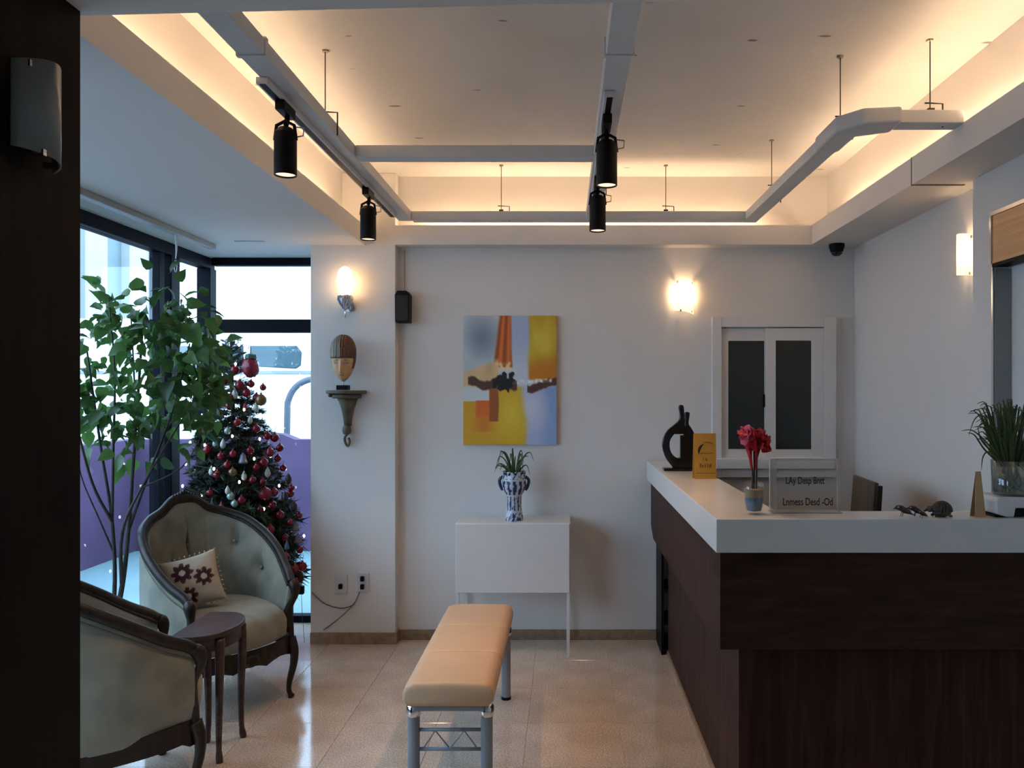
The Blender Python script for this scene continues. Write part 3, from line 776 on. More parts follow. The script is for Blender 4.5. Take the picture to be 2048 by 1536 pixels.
# carved mask
mk = thing('carved_mask', 'carved wooden face mask with dark hair on a small black stand', 'mask', (-1.305, 4.56, 1.525))
obj('stand_base', M().box(-0.033, 0.033, -0.03, 0.03, 0.0, 0.028), BLACK, mk, bevel=0.002)
obj('stand_rod', M().tube([(0, 0, 0.028), (0, 0.012, 0.075), (0, 0.012, 0.12)], 0.0025, 6), STEEL, mk)
nu, nv = 41, 61
rows = []; mc = []
for j in range(nv):
    v = j / (nv - 1); z = 0.325 - 0.275 * v            # top to chin
    s = (1 - ((v - 0.36) / 0.37) ** 2) if v < 0.36 else (1 - ((v - 0.36) / 0.655) ** 2.2)
    wdt = 0.077 * max(0.002, s) ** 0.5 if v < 0.36 else 0.077 * max(0.004, 1 - ((v - 0.36) / 0.645) ** 2.3) ** 0.72
    row = []
    for i in range(nu):
        a = -1 + 2 * i / (nu - 1)
        x = wdt * a
        dep = 0.055 * math.sqrt(max(0, 1 - a * a)) * max(0.05, s if v < 0.36 else 1 - ((v - 0.36) / 0.66) ** 3) ** 0.5
        face = v > 0.5
        if face:
            dep -= 0.006
            dep += 0.022 * math.exp(-(x / 0.0085) ** 2) * max(0, min(1, (v - 0.52) / 0.25)) * (1 if v < 0.80 else max(0, 1 - (v - 0.80) / 0.03))
            for ex in (-0.028, 0.028):
                dep -= 0.007 * math.exp(-((x - ex) / 0.016) ** 2 - ((v - 0.60) / 0.03) ** 2)
                dep += 0.004 * math.exp(-((x - ex) / 0.018) ** 2 - ((v - 0.63) / 0.012) ** 2)
            dep += 0.006 * math.exp(-(x / 0.014) ** 2 - ((v - 0.865) / 0.02) ** 2)
            dep -= 0.004 * math.exp(-(x / 0.012) ** 2 - ((v - 0.865) / 0.006) ** 2)
        else:
            dep += 0.0035 * math.cos(x * 420) * (1 - abs(a))
            dep += 0.012 * math.exp(-(x / 0.012) ** 2)
        row.append((x, -dep, z))
        n1 = noise.noise((x * 60, z * 60, 3))
        if not face or (abs(a) > 0.86 and v < 0.72):
            g = 0.5 + 0.5 * math.cos(x * 420)
            cc = (100, 86, 68) if x < -0.018 else (78, 50, 34)
            if abs(x) < 0.022: cc = (52, 34, 26) if g > 0.5 else (120, 88, 60)
            if abs(v - 0.49) < 0.012: cc = (60, 44, 34)
        else:
            cc = (176, 138, 98)
            if math.exp(-(x / 0.012) ** 2 - ((v - 0.865) / 0.008) ** 2) > 0.4: cc = (70, 40, 28)
            for ex in (-0.028, 0.028):
                if abs(x - ex) < 0.017 and abs(v - 0.612) < 0.008: cc = (95, 62, 42)
                if abs(x - ex) < 0.02 and abs(v - 0.555 - 0.1 * (x - ex) ** 2 * 100) < 0.006: cc = (110, 76, 52)
        mc.append(S(*[c * (1 + 0.10 * n1) for c in cc], k=1.5))
    rows.append(row)
mm = M().grid(rows)
nb = len(mm.v)
mm.v += [(x * 0.97, 0.012, z) for r in rows for x, yv, z in r]; mc += [(0.05, 0.035, 0.025)] * nb
mm.f += [tuple(i + nb for i in q[::-1]) for q in mm.f]
for j in range(nv - 1):
    for i in (0, nu - 1):
        mm.f.append((j * nu + i, (j + 1) * nu + i, nb + (j + 1) * nu + i, nb + j * nu + i))
for i in range(nu - 1):
    for j in (0, nv - 1):
        mm.f.append((j * nu + i, j * nu + i + 1, nb + j * nu + i + 1, nb + j * nu + i))
obj('mask_face', mm, printed('carved_painted_wood', 0.45, 0.25, 60), mk, cols=mc, smooth=True)

OLDWOOD = mat('aged_olive_wood', (0.135, 0.115, 0.075), 0.5, var=0.35, scale=14, bump=0.2, bscale=40)
bs = thing('wall_bracket', 'aged carved wooden bracket shelf holding the mask on the column', 'shelf', (-1.305, 4.66, 1.19))
obj('shelf_top', M().prism([(-0.115, 0), (0.115, 0), (0.115, -0.06), (0.085, -0.13), (0.03, -0.155), (-0.03, -0.155), (-0.085, -0.13), (-0.115, -0.06)], 0.312, 0.333, 'z'), OLDWOOD, bs, bevel=0.006)
obj('moulding', M().prism([(-0.085, 0), (0.085, 0), (0.085, -0.05), (0.06, -0.10), (0.02, -0.12), (-0.02, -0.12), (-0.06, -0.10), (-0.085, -0.05)], 0.285, 0.312, 'z'), OLDWOOD, bs, bevel=0.008)
for x in (-0.09, 0.075):
    obj('bead', M().ball((x, -0.06, 0.303), 0.012), OLDWOOD, bs, smooth=True)
st = [(0.060, 0.088, 0.285), (0.050, 0.070, 0.26), (0.036, 0.052, 0.22), (0.027, 0.042, 0.17), (0.021, 0.035, 0.12)]
rows = [[(hw_ * math.cos(PI * k / 12), -dp * math.sin(PI * k / 12) - 0.001, z) for k in range(13)] for hw_, dp, z in st]
sm_ = M().grid(rows); obj('stem', M().grid([r + [(r[-1][0], -0.0005, r[-1][2]), (r[0][0], -0.0005, r[0][2])] for r in rows], closed=True, cap0=True, cap1=True), OLDWOOD, bs, smooth=True)
obj('knob', M().lathe([(0.012, 0.125), (0.022, 0.115), (0.026, 0.095), (0.022, 0.075), (0.012, 0.068)], 16, (0, -0.028, 0)), OLDWOOD, bs, smooth=True)
obj('scroll_tail', M().tube(catmull([(0.004, -0.028, 0.072), (-0.012, -0.024, 0.05), (-0.010, -0.022, 0.02), (0.004, -0.02, 0.0), (0.014, -0.02, 0.025), (0.008, -0.02, 0.05)], 5), [0.008] * 26, 8), OLDWOOD, bs, smooth=True)

def outlet(x, z, label, holes):
    o = thing('wall_outlet', label, 'outlet', (x, 4.66, z))
    obj('face_plate', M().box(-0.036, 0.036, -0.008, -0.0005, -0.058, 0.058), WHITEPLASTIC, o, bevel=0.003)
    for hz in holes:
        obj('plug', M().box(-0.011, 0.011, -0.028, -0.008, hz - 0.015, hz + 0.015), BLACK, o, bevel=0.004)
    return o
outlet(-1.345, 0.36, 'white outlet plate with one black plug low on the column, nearer the window', (-0.012,))
outlet(-1.215, 0.37, 'white outlet plate with two black plugs low on the column', (0.024, -0.024))
cord = mat('grey_cable', (0.12, 0.11, 0.10), 0.5)
tag(obj('power_cord', M().tube(catmull([(-1.232, 4.645, 0.31), (-1.262, 4.648, 0.25), (-1.32, 4.65, 0.185), (-1.40, 4.652, 0.12), (-1.45, 4.652, 0.085)], 6), 0.0028, 6), cord, smooth=True),
    'thin grey cord running from the outlets down to the skirting', 'cord')
tag(obj('power_cord', M().tube(catmull([(-1.263, 4.655, 0.242), (-1.30, 4.656, 0.222), (-1.36, 4.656, 0.215), (-1.45, 4.656, 0.245), (-1.52, 4.654, 0.31)], 6), 0.0028, 6), cord, smooth=True),
    'thin grey cord sagging across the column towards the Christmas tree', 'cord')

cd = thing('security_camera', 'black dome security camera under the ceiling in the back right corner', 'camera', (1.62, 4.62, ZS))
obj('housing', M().lathe([(0.001, -0.0005), (0.045, -0.0005), (0.045, -0.018), (0.036, -0.045), (0.001, -0.045)], 24), BLACK, cd, smooth=False, bevel=0.002)
obj('dome', M().lathe([(0.034, -0.045), (0.030, -0.060), (0.018, -0.070), (0.001, -0.073)], 24), GLOSSBLACK, cd, smooth=True)

# blind track and pull cord on the soffit
ct = thing('blind_track', 'pale grey blind track on the soffit along the left window', 'track', (-2.11, 3.3, ZS - 0.03))
obj('rail', M().box(-0.022, 0.022, -1.45, 1.34, 0, 0.0295), mat('grey_rail', (0.40, 0.41, 0.40), 0.5), ct, bevel=0.003)
obj('pull_cord', M().tube([(0.005, 0.90, 0.0), (0.004, 0.90, -0.09), (0.0, 0.90, -0.13)], [0.009, 0.004, 0.002], 6), WHITEPLASTIC, ct)
obj('pull_ring', M().tube([(0.0 + 0.007 * math.sin(a), 0.90, -0.17 + 0.032 * math.cos(a)) for a in [2 * PI * k / 16 for k in range(17)]], 0.0022, 6), STEEL, ct)
tag(obj('soffit_vent', M().box(-1.93, -1.76, 4.52, 4.54, ZS - 0.004, ZS), mat('grey_vent', (0.45, 0.45, 0.46), 0.5)), 'thin grey slot vent on the soffit in front of the bay window', 'vent')

# ------------------------------------------------------------------ carved tub armchairs
def tub_curve(n=9):
    half = [(0, 0.365, 0.985), (0.07, 0.362, 0.972), (0.14, 0.345, 0.925), (0.23, 0.295, 0.895), (0.31, 0.195, 0.855), (0.352, 0.06, 0.79), (0.358, -0.08, 0.715), (0.335, -0.20, 0.645), (0.308, -0.285, 0.605), (0.297, -0.325, 0.58)]
    r = catmull(half, n)
    return [Vector((-p.x, p.y, p.z)) for p in r[::-1]] + r[1:]


def make_armchair(loc, rz, label):
    t = thing('tub_armchair', label, 'armchair', loc, rz, 'carved tub armchairs by the window')
    t.scale = (0.86, 0.86, 0.975)
    cv = tub_curve(); n = len(cv); mid = n // 2
    # plan normals pointing inwards
    inn = []
    for i, p in enumerate(cv):
        d = cv[min(i + 1, n - 1)] - cv[max(i - 1, 0)]
        nv_ = Vector((-d.y, d.x, 0)).normalized()
        if nv_.dot(Vector((0 - p.x, -0.05 - p.y, 0))) < 0: nv_ = -nv_
        inn.append(nv_)
    buttons = [(f, z) for f in (0.30, 0.5, 0.70) for z in (0.74,)] + [(f, z) for f in (0.21, 0.40, 0.60, 0.79) for z in (0.61,)]
    rows = []
    for i, p in enumerate(cv):
        f = i / (n - 1); top = p.z - 0.012
        col = []
        o = Vector((p.x, p.y, 0))
        col.append(o * 0.96 + Vector((0, 0, 0.29)))
        for k in range(1, 5):
            z = 0.29 + (top - 0.29) * k / 4
            col.append(o - inn[i] * (0.012 * math.sin(PI * k / 5)) + Vector((0, 0, z)))
        col.append(o + inn[i] * 0.02 + Vector((0, 0, top + 0.004)))
        for k in range(1, 15):
            z = top - (top - 0.36) * k / 14
            th = 0.03 + 0.055 * math.sin(min(1, k / 9) * PI / 2)
            q = 0
            for bf, bz in buttons:
                dx = (f - bf) * 1.75; dz = z - bz
                q += 0.034 * math.exp(-(dx / 0.035) ** 2 - (dz / 0.045) ** 2)
                q += 0.016 * math.exp(-(dx / 0.014) ** 2) * (1 if dz > 0 else 0.25) * math.exp(-max(0, dz - 0.02) / 0.10)
            if f < 0.1 or f > 0.9: th *= max(0.4, min(f, 1 - f) / 0.1)
            col.append(o + inn[i] * (th - min(q, th - 0.012)) + Vector((0, 0, z)))
        rows.append([tuple(c) for c in col])
    obj('upholstered_back', M().grid(rows, closed=True, cap0=True, cap1=True), VELVET, t, smooth=True)
    for bf, bz in buttons:
        i = round(bf * (n - 1)); p = cv[i]
        obj('button', M().ball(tuple(Vector((p.x, p.y, bz)) + inn[i] * 0.045), 0.011, 10, 6), VELVET, t, smooth=True)
    # carved show-wood rail with a moulded bead
    rail = obj('top_rail', M().tube([tuple(p) for p in cv], [0.024 + 0.010 * math.exp(-((i - mid) / 9) ** 2) for i in range(n)], 10), CHAIRWOOD, t, smooth=True)
    obj('rail_bead', M().tube([tuple(p + inn[i] * 0.022 + Vector((0, 0, -0.012))) for i, p in enumerate(cv)], 0.008, 6), CHAIRWOOD, rail, smooth=True)
    cz = M()
    for k in range(-4, 5):
        cz.ball((k * 0.016, 0.358, 1.012 - abs(k) * 0.004 + (0.006 if k == 0 else 0)), 0.014 - abs(k) * 0.0008, 8, 6, (0.75, 1.1, 1.25))
    obj('crest_carving', cz, CHAIRWOOD, rail, smooth=True)
    # gimp trim below the rail outside
    obj('gimp_trim', M().tube([tuple(Vector((p.x, p.y, p.z - 0.045)) - inn[i] * 0.006) for i, p in enumerate(cv)], 0.006, 6), mat('gimp_braid', (0.14, 0.12, 0.08), 0.8), t, smooth=True)
    for s in (-1, 1):
        pts = [(s * 0.297, -0.325, 0.58), (s * 0.303, -0.350, 0.555), (s * 0.298, -0.352, 0.51), (s * 0.282, -0.325, 0.455), (s * 0.277, -0.318, 0.40), (s * 0.284, -0.332, 0.34), (s * 0.288, -0.34, 0.27)]
        q = catmull(pts, 4)
        post = obj('arm_post', M().tube([tuple(p) for p in q], [0.024 + 0.006 * math.sin(i * 0.5) for i in range(len(q))], 10), CHAIRWOOD, t, smooth=True)
        obj('scroll_rosette', M().ball((s * 0.303, -0.352, 0.560), 0.030, 12, 8, (0.9, 0.7, 1)), CHAIRWOOD, post, smooth=True)
    # seat plan outline
    def outline(k, bow=0.075, m=40):
        side = catmull([(0.288, -0.335, 0), (0.335, -0.20, 0), (0.345, -0.05, 0), (0.325, 0.12, 0), (0.25, 0.255, 0), (0.12, 0.325, 0), (0, 0.345, 0)], 4)
        pts = [(p.x * k, p.y * k if p.y > 0 else p.y) for p in side]
        left = [(-x, yv) for x, yv in pts[::-1][1:]]
        front = [(-0.288 * k + 0.576 * k * j / 12, -0.335 - bow * math.sin(PI * j / 12) ** 0.8) for j in range(1, 12)]
        return pts + left + front
    oa, ob = outline(1.0), outline(0.93)
    rows = [[(x, yv, z0_) for x, yv in oo] for oo, z0_ in ((oa, 0.315), (oa, 0.235), (ob, 0.235), (ob, 0.315))]
    m_ = M().grid(rows + [rows[0]], closed=True)
    # scalloped lower edge of the apron
    N_ = len(oa); v2 = []
    for idx, (x, yv, z) in enumerate(m_.v):
        j = idx % N_
        if z < 0.24:
            x_ = x
            z = 0.235 + (0.022 * abs(math.cos(x_ * 16)) - 0.02 if yv < -0.3 else 0)
        v2.append((x, yv, z))
    m_.v = v2
    obj('seat_rail', m_, CHAIRWOOD, t, smooth=False, bevel=0.003)
    obj('apron_shell', M().ball((0, -0.412, 0.262), 0.03, 12, 8, (1.6, 0.5, 1)), CHAIRWOOD, t, smooth=True)
    prof = [(0.96, 0.0, 0.312), (1.0, 0.014, 0.33), (1.0, 0.022, 0.37), (1.0, 0.02, 0.41), (0.97, 0.008, 0.445), (0.9, -0.02, 0.462), (0.7, 0, 0.475), (0.4, 0, 0.482), (0.02, 0, 0.484)]
    rows = []
    for k, e, z in prof:
        rows.append([(x * k * 0.86, (yv * k * 0.86 if yv > 0 else yv * k * (0.86 + 0.14 * (k > 0.8))) - (e if yv < -0.33 else 0), z) for x, yv in oa])
    obj('seat_cushion', M().grid(rows, closed=True, cap0=True, cap1=True), VELVET, t, smooth=True)
    for s in (-1, 1):
        q = catmull([(s * 0.285, -0.335, 0.30), (s * 0.297, -0.352, 0.24), (s * 0.295, -0.350, 0.17), (s * 0.282, -0.332, 0.09), (s * 0.278, -0.328, 0.035), (s * 0.286, -0.345, 0.0)], 4)
        obj('leg', M().tube([tuple(p) for p in q], [0.030 - 0.016 * min(1, i / 15) + (0.006 if i > 18 else 0) for i in range(len(q))], 10), CHAIRWOOD, t, smooth=True)
        q = catmull([(s * 0.225, 0.245, 0.30), (s * 0.230, 0.265, 0.18), (s * 0.245, 0.305, 0.0)], 4)
        obj('leg', M().tube([tuple(p) for p in q], [0.026 - 0.012 * i / (len(q) - 1) for i in range(len(q))], 10), CHAIRWOOD, t, smooth=True)
    return t

make_armchair((-1.74, 3.835, 0), R(51.5), 'olive velvet carved tub armchair with a flowered cushion, beside the Christmas tree')
make_armchair((-1.745, 2.86, 0), R(131), 'olive velvet tub armchair seen from behind, in the bottom left foreground')

# ------------------------------------------------------------------ half-moon side table
sd = thing('half_moon_table', 'small dark mahogany half-moon side table between the two armchairs', 'side table', (-1.47, 3.28, 0))
arc = [(-0.115, -0.18), (-0.02, -0.18)] + [(-0.02 + 0.115 * math.cos(a), 0.18 * math.sin(a)) for a in [-PI / 2 + PI * k / 20 for k in range(1, 20)]] + [(-0.02, 0.18), (-0.115, 0.18)]
obj('table_top', M().prism(arc, 0.512, 0.532, 'z'), TABLEWOOD, sd, bevel=0.004)
obj('apron', M().prism([(x * 0.86, yv * 0.86) for x, yv in arc], 0.455, 0.512, 'z'), TABLEWOOD, sd, bevel=0.003)
for x, yv in ((0.055, -0.105), (0.055, 0.105), (-0.07, 0.06)):
    q = catmull([(x, yv, 0.50), (x * 1.06, yv * 1.06, 0.40), (x * 0.98, yv * 1.02, 0.22), (x * 0.98, yv * 1.05, 0.07), (x * 1.1, yv * 1.12, 0.0)], 4)
    obj('leg', M().tube([tuple(p) for p in q], [0.021 - 0.010 * min(1, i / 13) + (0.003 if i > 13 else 0) for i in range(len(q))], 10), TABLEWOOD, sd, smooth=True)

# ------------------------------------------------------------------ flowered cushion
G = 57
def pillow():
    m = M(); cols = []
    def flower(x, z, cx, cz, R0, ph):
        d = math.hypot(x - cx, z - cz); a = math.atan2(z - cz, x - cx)
        if d < 0.017: return (190, 170, 150)
        if d < 0.024: return (40, 22, 20)
        if d < R0 * (0.62 + 0.38 * abs(math.cos(a * 4 + ph))): return (92, 30, 32) if d > R0 * 0.72 else (50, 18, 20)
        return None
    for side in (-1, 1):
        rows = []
        for j in range(G):
            for i in range(G):
                u, v = -1 + 2 * i / (G - 1), -1 + 2 * j / (G - 1)
                e = 1 - 0.09 * (1 - v * v); f_ = 1 - 0.09 * (1 - u * u)
                x, z = 0.155 * u * e, 0.155 * v * f_
                th = 0.058 * (max(0, 1 - u * u) * max(0, 1 - v * v)) ** 0.42
                th *= 1 + 0.10 * noise.noise((u * 3, v * 3, side))
                rows.append((x, side * th, z))
                c = flower(x, z, -0.045, 0.055, 0.062, 0.3) or flower(x, z, 0.062, 0.005, 0.056, 0.9) or flower(x, z, -0.04, -0.085, 0.055, 0.1) or (178, 164, 142)
                cols.append(S(*c, k=1.0))
        base = len(m.v)
        m.v += rows
        m.f += [(base + j * G + i, base + j * G + i + 1, base + (j + 1) * G + i + 1, base + (j + 1) * G + i) for j in range(G - 1) for i in range(G - 1)]
    return m, cols
pm, pcols = pillow()
cu = thing('cushion', 'cream cushion with dark red flowers leaning in the tub armchair', 'cushion', (-1.800, 3.75, 0.597))
cu.rotation_euler = (R(-20), R(-12), R(28))
cu.scale = (0.82, 0.9, 0.82)
obj('cushion_cover', pm, printed('flower_print_cotton', 0.9, 0.2, 200), cu, smooth=True, cols=pcols)
fr = M()
for k in range(44):
    s = k / 44 * 4; e = int(s); f_ = s - e
    p = [(-0.15 + 0.3 * f_, -0.15), (0.15, -0.15 + 0.3 * f_), (0.15 - 0.3 * f_, 0.15), (-0.15, 0.15 - 0.3 * f_)][e]
    fr.tube([(p[0] * 0.98, 0, p[1] * 0.98), (p[0] * 1.045, rnd.uniform(-0.006, 0.006), p[1] * 1.045)], 0.004, 5)
tag(obj('fringe', fr, mat('cream_fringe', S(170, 150, 120, 1.2), 0.9), cu), kind='stuff')

# ------------------------------------------------------------------ leafy indoor tree
pl = thing('leafy_indoor_tree', 'tall leafy green indoor tree with slender stems by the left window', 'plant', (-2.20, 3.70, 0))
obj('pot', M().lathe([(0.001, 0), (0.07, 0), (0.08, 0.05), (0.092, 0.24), (0.098, 0.25), (0.098, 0.27), (0.088, 0.27), (0.085, 0.24), (0.001, 0.24)], 28), mat('white_ceramic', (0.6, 0.6, 0.6), 0.3), pl, smooth=False, bevel=0.003)
obj('soil', M().lathe([(0.001, 0.238), (0.084, 0.238), (0.084, 0.252), (0.001, 0.256)], 20), mat('soil', (0.03, 0.02, 0.015), 0.9, bump=0.5), pl)
BARK = mat('brown_bark', (0.045, 0.035, 0.028), 0.7, var=0.3, scale=30, bump=0.3)
stems = []
def stem(pts, r0, r1):
    q = catmull(pts, 5); n = len(q)
    obj('stem', M().tube([tuple(p) for p in q], [r0 + (r1 - r0) * i / (n - 1) for i in range(n)], 7), BARK, pl, smooth=True)
    stems.append(q)
stem([(0, 0, 0.24), (0.06, -0.02, 0.55), (0.055, -0.03, 0.9), (0.02, -0.06, 1.25), (-0.02, -0.10, 1.7)], 0.012, 0.004)
stem([(0.015, 0, 0.24), (0.09, -0.01, 0.58), (0.11, 0.01, 0.85), (0.13, 0.02, 1.2), (0.16, 0.05, 1.88)], 0.014, 0.005)
stem([(0.09, -0.01, 0.60), (0.12, -0.06, 0.85), (0.20, -0.04, 1.06), (0.36, 0.05, 1.4)], 0.010, 0.003)
stem([(0.055, -0.03, 0.9), (0.0, -0.10, 1.1), (-0.05, -0.15, 1.45), (-0.06, -0.15, 1.75)], 0.008, 0.003)
stem([(0.11, 0.01, 0.85), (0.18, 0.05, 1.1), (0.28, 0.08, 1.4), (0.36, 0.10, 1.75)], 0.008, 0.003)
stem([(0.056, -0.03, 0.92), (0.09, -0.08, 1.25), (0.12, -0.12, 1.6), (0.08, -0.1, 1.95)], 0.007, 0.003)
stem([(0.13, 0.02, 1.2), (0.09, 0.10, 1.5), (0.06, 0.12, 1.9)], 0.006, 0.003)
stem([(0.20, -0.04, 1.06), (0.36, 0.02, 1.15), (0.44, 0.05, 1.30)], 0.005, 0.002)
stem([(0.06, -0.025, 0.75), (0.01, -0.06, 0.92), (-0.06, -0.08, 1.12), (-0.07, -0.1, 1.3)], 0.005, 0.002)
LEAF = leafy('indoor_leaf_green', (0.050, 0.120, 0.032), 0.5, 0.35, 0.6)
def leafmesh(k):
    L, W = 0.085, 0.033
    pts = [(0.0, 0.0), (0.12, 0.75), (0.32, 1.0), (0.58, 0.78), (0.82, 0.34), (1.0, 0.0)]
    rows = []
    for t_, w_ in pts:
        bend = -0.022 * (t_ ** 2) * (1 + 0.5 * k)
        rows.append([(-W * w_, L * t_ - (0.008 * w_ if t_ < 0.2 else 0), bend + 0.010 * w_), (0, L * t_, bend), (W * w_, L * t_ - (0.008 * w_ if t_ < 0.2 else 0), bend + 0.010 * w_)])
    return mesh('leaf', M().grid(rows), LEAF, smooth=True)
LM = [leafmesh(k) for k in range(3)]
cnt = 0
lr = random.Random(21)
while cnt < 296:
    # attach near stems inside an egg-shaped crown
    a = Vector((lr.uniform(-1, 1), lr.uniform(-1, 1), lr.uniform(-1, 1)))
    if a.length > 1 or a.length < 0.25: continue
    p = Vector((0.18 + 0.37 * a.x, 0.06 + 0.36 * a.y, 1.62 + 0.51 * a.z))
    if p.x < -0.10: continue
    if noise.noise(p * 4.5) < -0.22: continue
    if p.z > 1.9 and lr.random() < 0.2: continue
    if p.z < 1.3 and lr.random() < 0.55: continue
    d = Vector((a.x * 0.7 + lr.uniform(-.6, .6), a.y * 0.7 + lr.uniform(-.6, .6), lr.uniform(-1.1, 0.35) + (0.9 if p.z > 1.9 else 0))).normalized()
    if p.x + d.x * 0.09 < -0.12: d.x = abs(d.x)
    o = obj('leaf', LM[cnt % 3], None, pl)
    q = d.to_track_quat('Y', 'Z').to_matrix().to_4x4()
    roll = Matrix.Rotation(lr.uniform(-1.2, 1.2), 4, 'Y')
    sc_ = lr.uniform(0.7, 1.15)
    o.matrix_local = Matrix.Translation(p) @ q @ roll @ Matrix.Scale(sc_, 4)
    cnt += 1

# the smaller leaves in the depth of the crown, past the first three hundred
mb = M(); n2_ = 0
src = [[tuple(v.co) for v in q.vertices] for q in LM]
fcs = [tuple(p.vertices) for p in LM[0].polygons]
while n2_ < 330:
    a = Vector((lr.uniform(-1, 1), lr.uniform(-1, 1), lr.uniform(-1, 1)))
    if a.length > 1: continue
    p = Vector((0.18 + 0.36 * a.x, 0.06 + 0.34 * a.y, 1.60 + 0.43 * a.z))
    if p.x < -0.09 or noise.noise(p * 4.5) < -0.15 or (p.z < 1.3 and lr.random() < 0.4): continue
    d = Vector((lr.uniform(-1, 1), lr.uniform(-1, 1), lr.uniform(-1.2, 0.4))).normalized()
    if p.x + d.x * 0.09 < -0.12: d.x = abs(d.x)
    mt_ = Matrix.Translation(p) @ d.to_track_quat('Y', 'Z').to_matrix().to_4x4() @ Matrix.Rotation(lr.uniform(-1.2, 1.2), 4, 'Y') @ Matrix.Scale(lr.uniform(0.5, 0.85), 4)
    mb.add([tuple(mt_ @ Vector(v)) for v in src[n2_ % 3]], fcs)
    n2_ += 1
me_ = bpy.data.meshes.new('inner_leaves'); me_.from_pydata(mb.v, [], mb.f); me_.materials.append(LEAF)
tag(obj('inner_leaves', me_, None, pl), kind='stuff')

# ------------------------------------------------------------------ Christmas tree
tx, ty = -1.98, 4.66
xt = thing('christmas_tree', 'decorated dark green Christmas tree in the window bay behind the armchair', 'tree', (tx, ty, 0))
obj('trunk', M().tube([(0, 0, 0.03), (0, 0, 0.9), (-0.03, 0, 1.86)], [0.025, 0.018, 0.006], 10), BARK, xt, smooth=True)
for k in range(3):
    a = 2 * PI * k / 3 + 0.5
    obj('stand_foot', M().tube([(0, 0, 0.10), (math.cos(a) * 0.1, math.sin(a) * 0.1, 0.07), (math.cos(a) * 0.22, math.sin(a) * 0.22, 0.008)], 0.009, 8), BLACK, xt)
NEEDLE = leafy('dark_fir_needles', (0.007, 0.018, 0.010), 0.05, 0.6)
def bough_mesh(seed):
    g = random.Random(seed); m = M()
    m.tube([(0, 0, 0), (0, 0.5, 0.02), (0, 1.0, -0.05)], [0.012, 0.009, 0.004], 4)
    def needles(o_, d_, L_, num, ln):
        for k in range(num):
            t_ = k / num
            c = o_ + d_ * (L_ * t_)
            a = g.uniform(0, 2 * PI)
            side = d_.cross(Vector((math.cos(a), 0.3, math.sin(a)))).normalized()
            tip = c + (side * 0.8 + d_ * 0.65) * ln * g.uniform(0.7, 1.15)
            w_ = side.cross(d_) * 0.012
            b0 = len(m.v)
            m.v += [tuple(c - w_), tuple(c + w_), tuple(tip)]; m.f.append((b0, b0 + 1, b0 + 2))
    needles(Vector((0, 0.15, 0)), Vector((0, 1, -0.05)), 0.85, 80, 0.20)
    for k in range(7):
        s = 1 if k % 2 else -1
        o_ = Vector((0, 0.25 + 0.09 * k, 0))
        d_ = Vector((s * 0.75, 0.65, g.uniform(-0.25, 0.25))).normalized()
        L_ = 0.42 - 0.035 * k
        m.tube([tuple(o_), tuple(o_ + d_ * L_)], [0.007, 0.003], 3)
        needles(o_, d_, L_, 36, 0.16)
    return mesh('bough', m, NEEDLE)
BM = [bough_mesh(s) for s in (1, 2, 3)]
gr = random.Random(5)
nb_ = 235
for k in range(nb_):
    f = k / nb_
    z = 0.36 + 1.48 * (1 - (1 - f) ** 0.62) if False else 0.36 + 1.46 * f ** 1.15
    r = 0.44 * min(1, (1.92 - z) / 1.40) * gr.uniform(0.82, 1.06) + 0.03
    a = k * 2.39996 + gr.uniform(-.2, .2)
    dx, dy = math.cos(a), math.sin(a)
    lim = r
    if dx < 0: lim = min(lim, 0.285 / max(0.05, -dx))
    if dy > 0: lim = min(lim, 0.40 / max(0.05, dy))
    if dx > 0 and dy > -0.45: lim = min(lim, 0.385 / max(0.05, dx))
    o = obj('bough', BM[k % 3], None, xt)
    d = Vector((dx, dy, gr.uniform(-0.25, 0.12) if z < 1.6 else 0.5)).normalized()
    o.matrix_local = Matrix.Translation((-0.03 * f, 0, z)) @ d.to_track_quat('Y', 'Z').to_matrix().to_4x4() @ Matrix.Rotation(gr.uniform(-.7, .7), 4, 'Y') @ Matrix.Scale(lim * 0.97, 4)

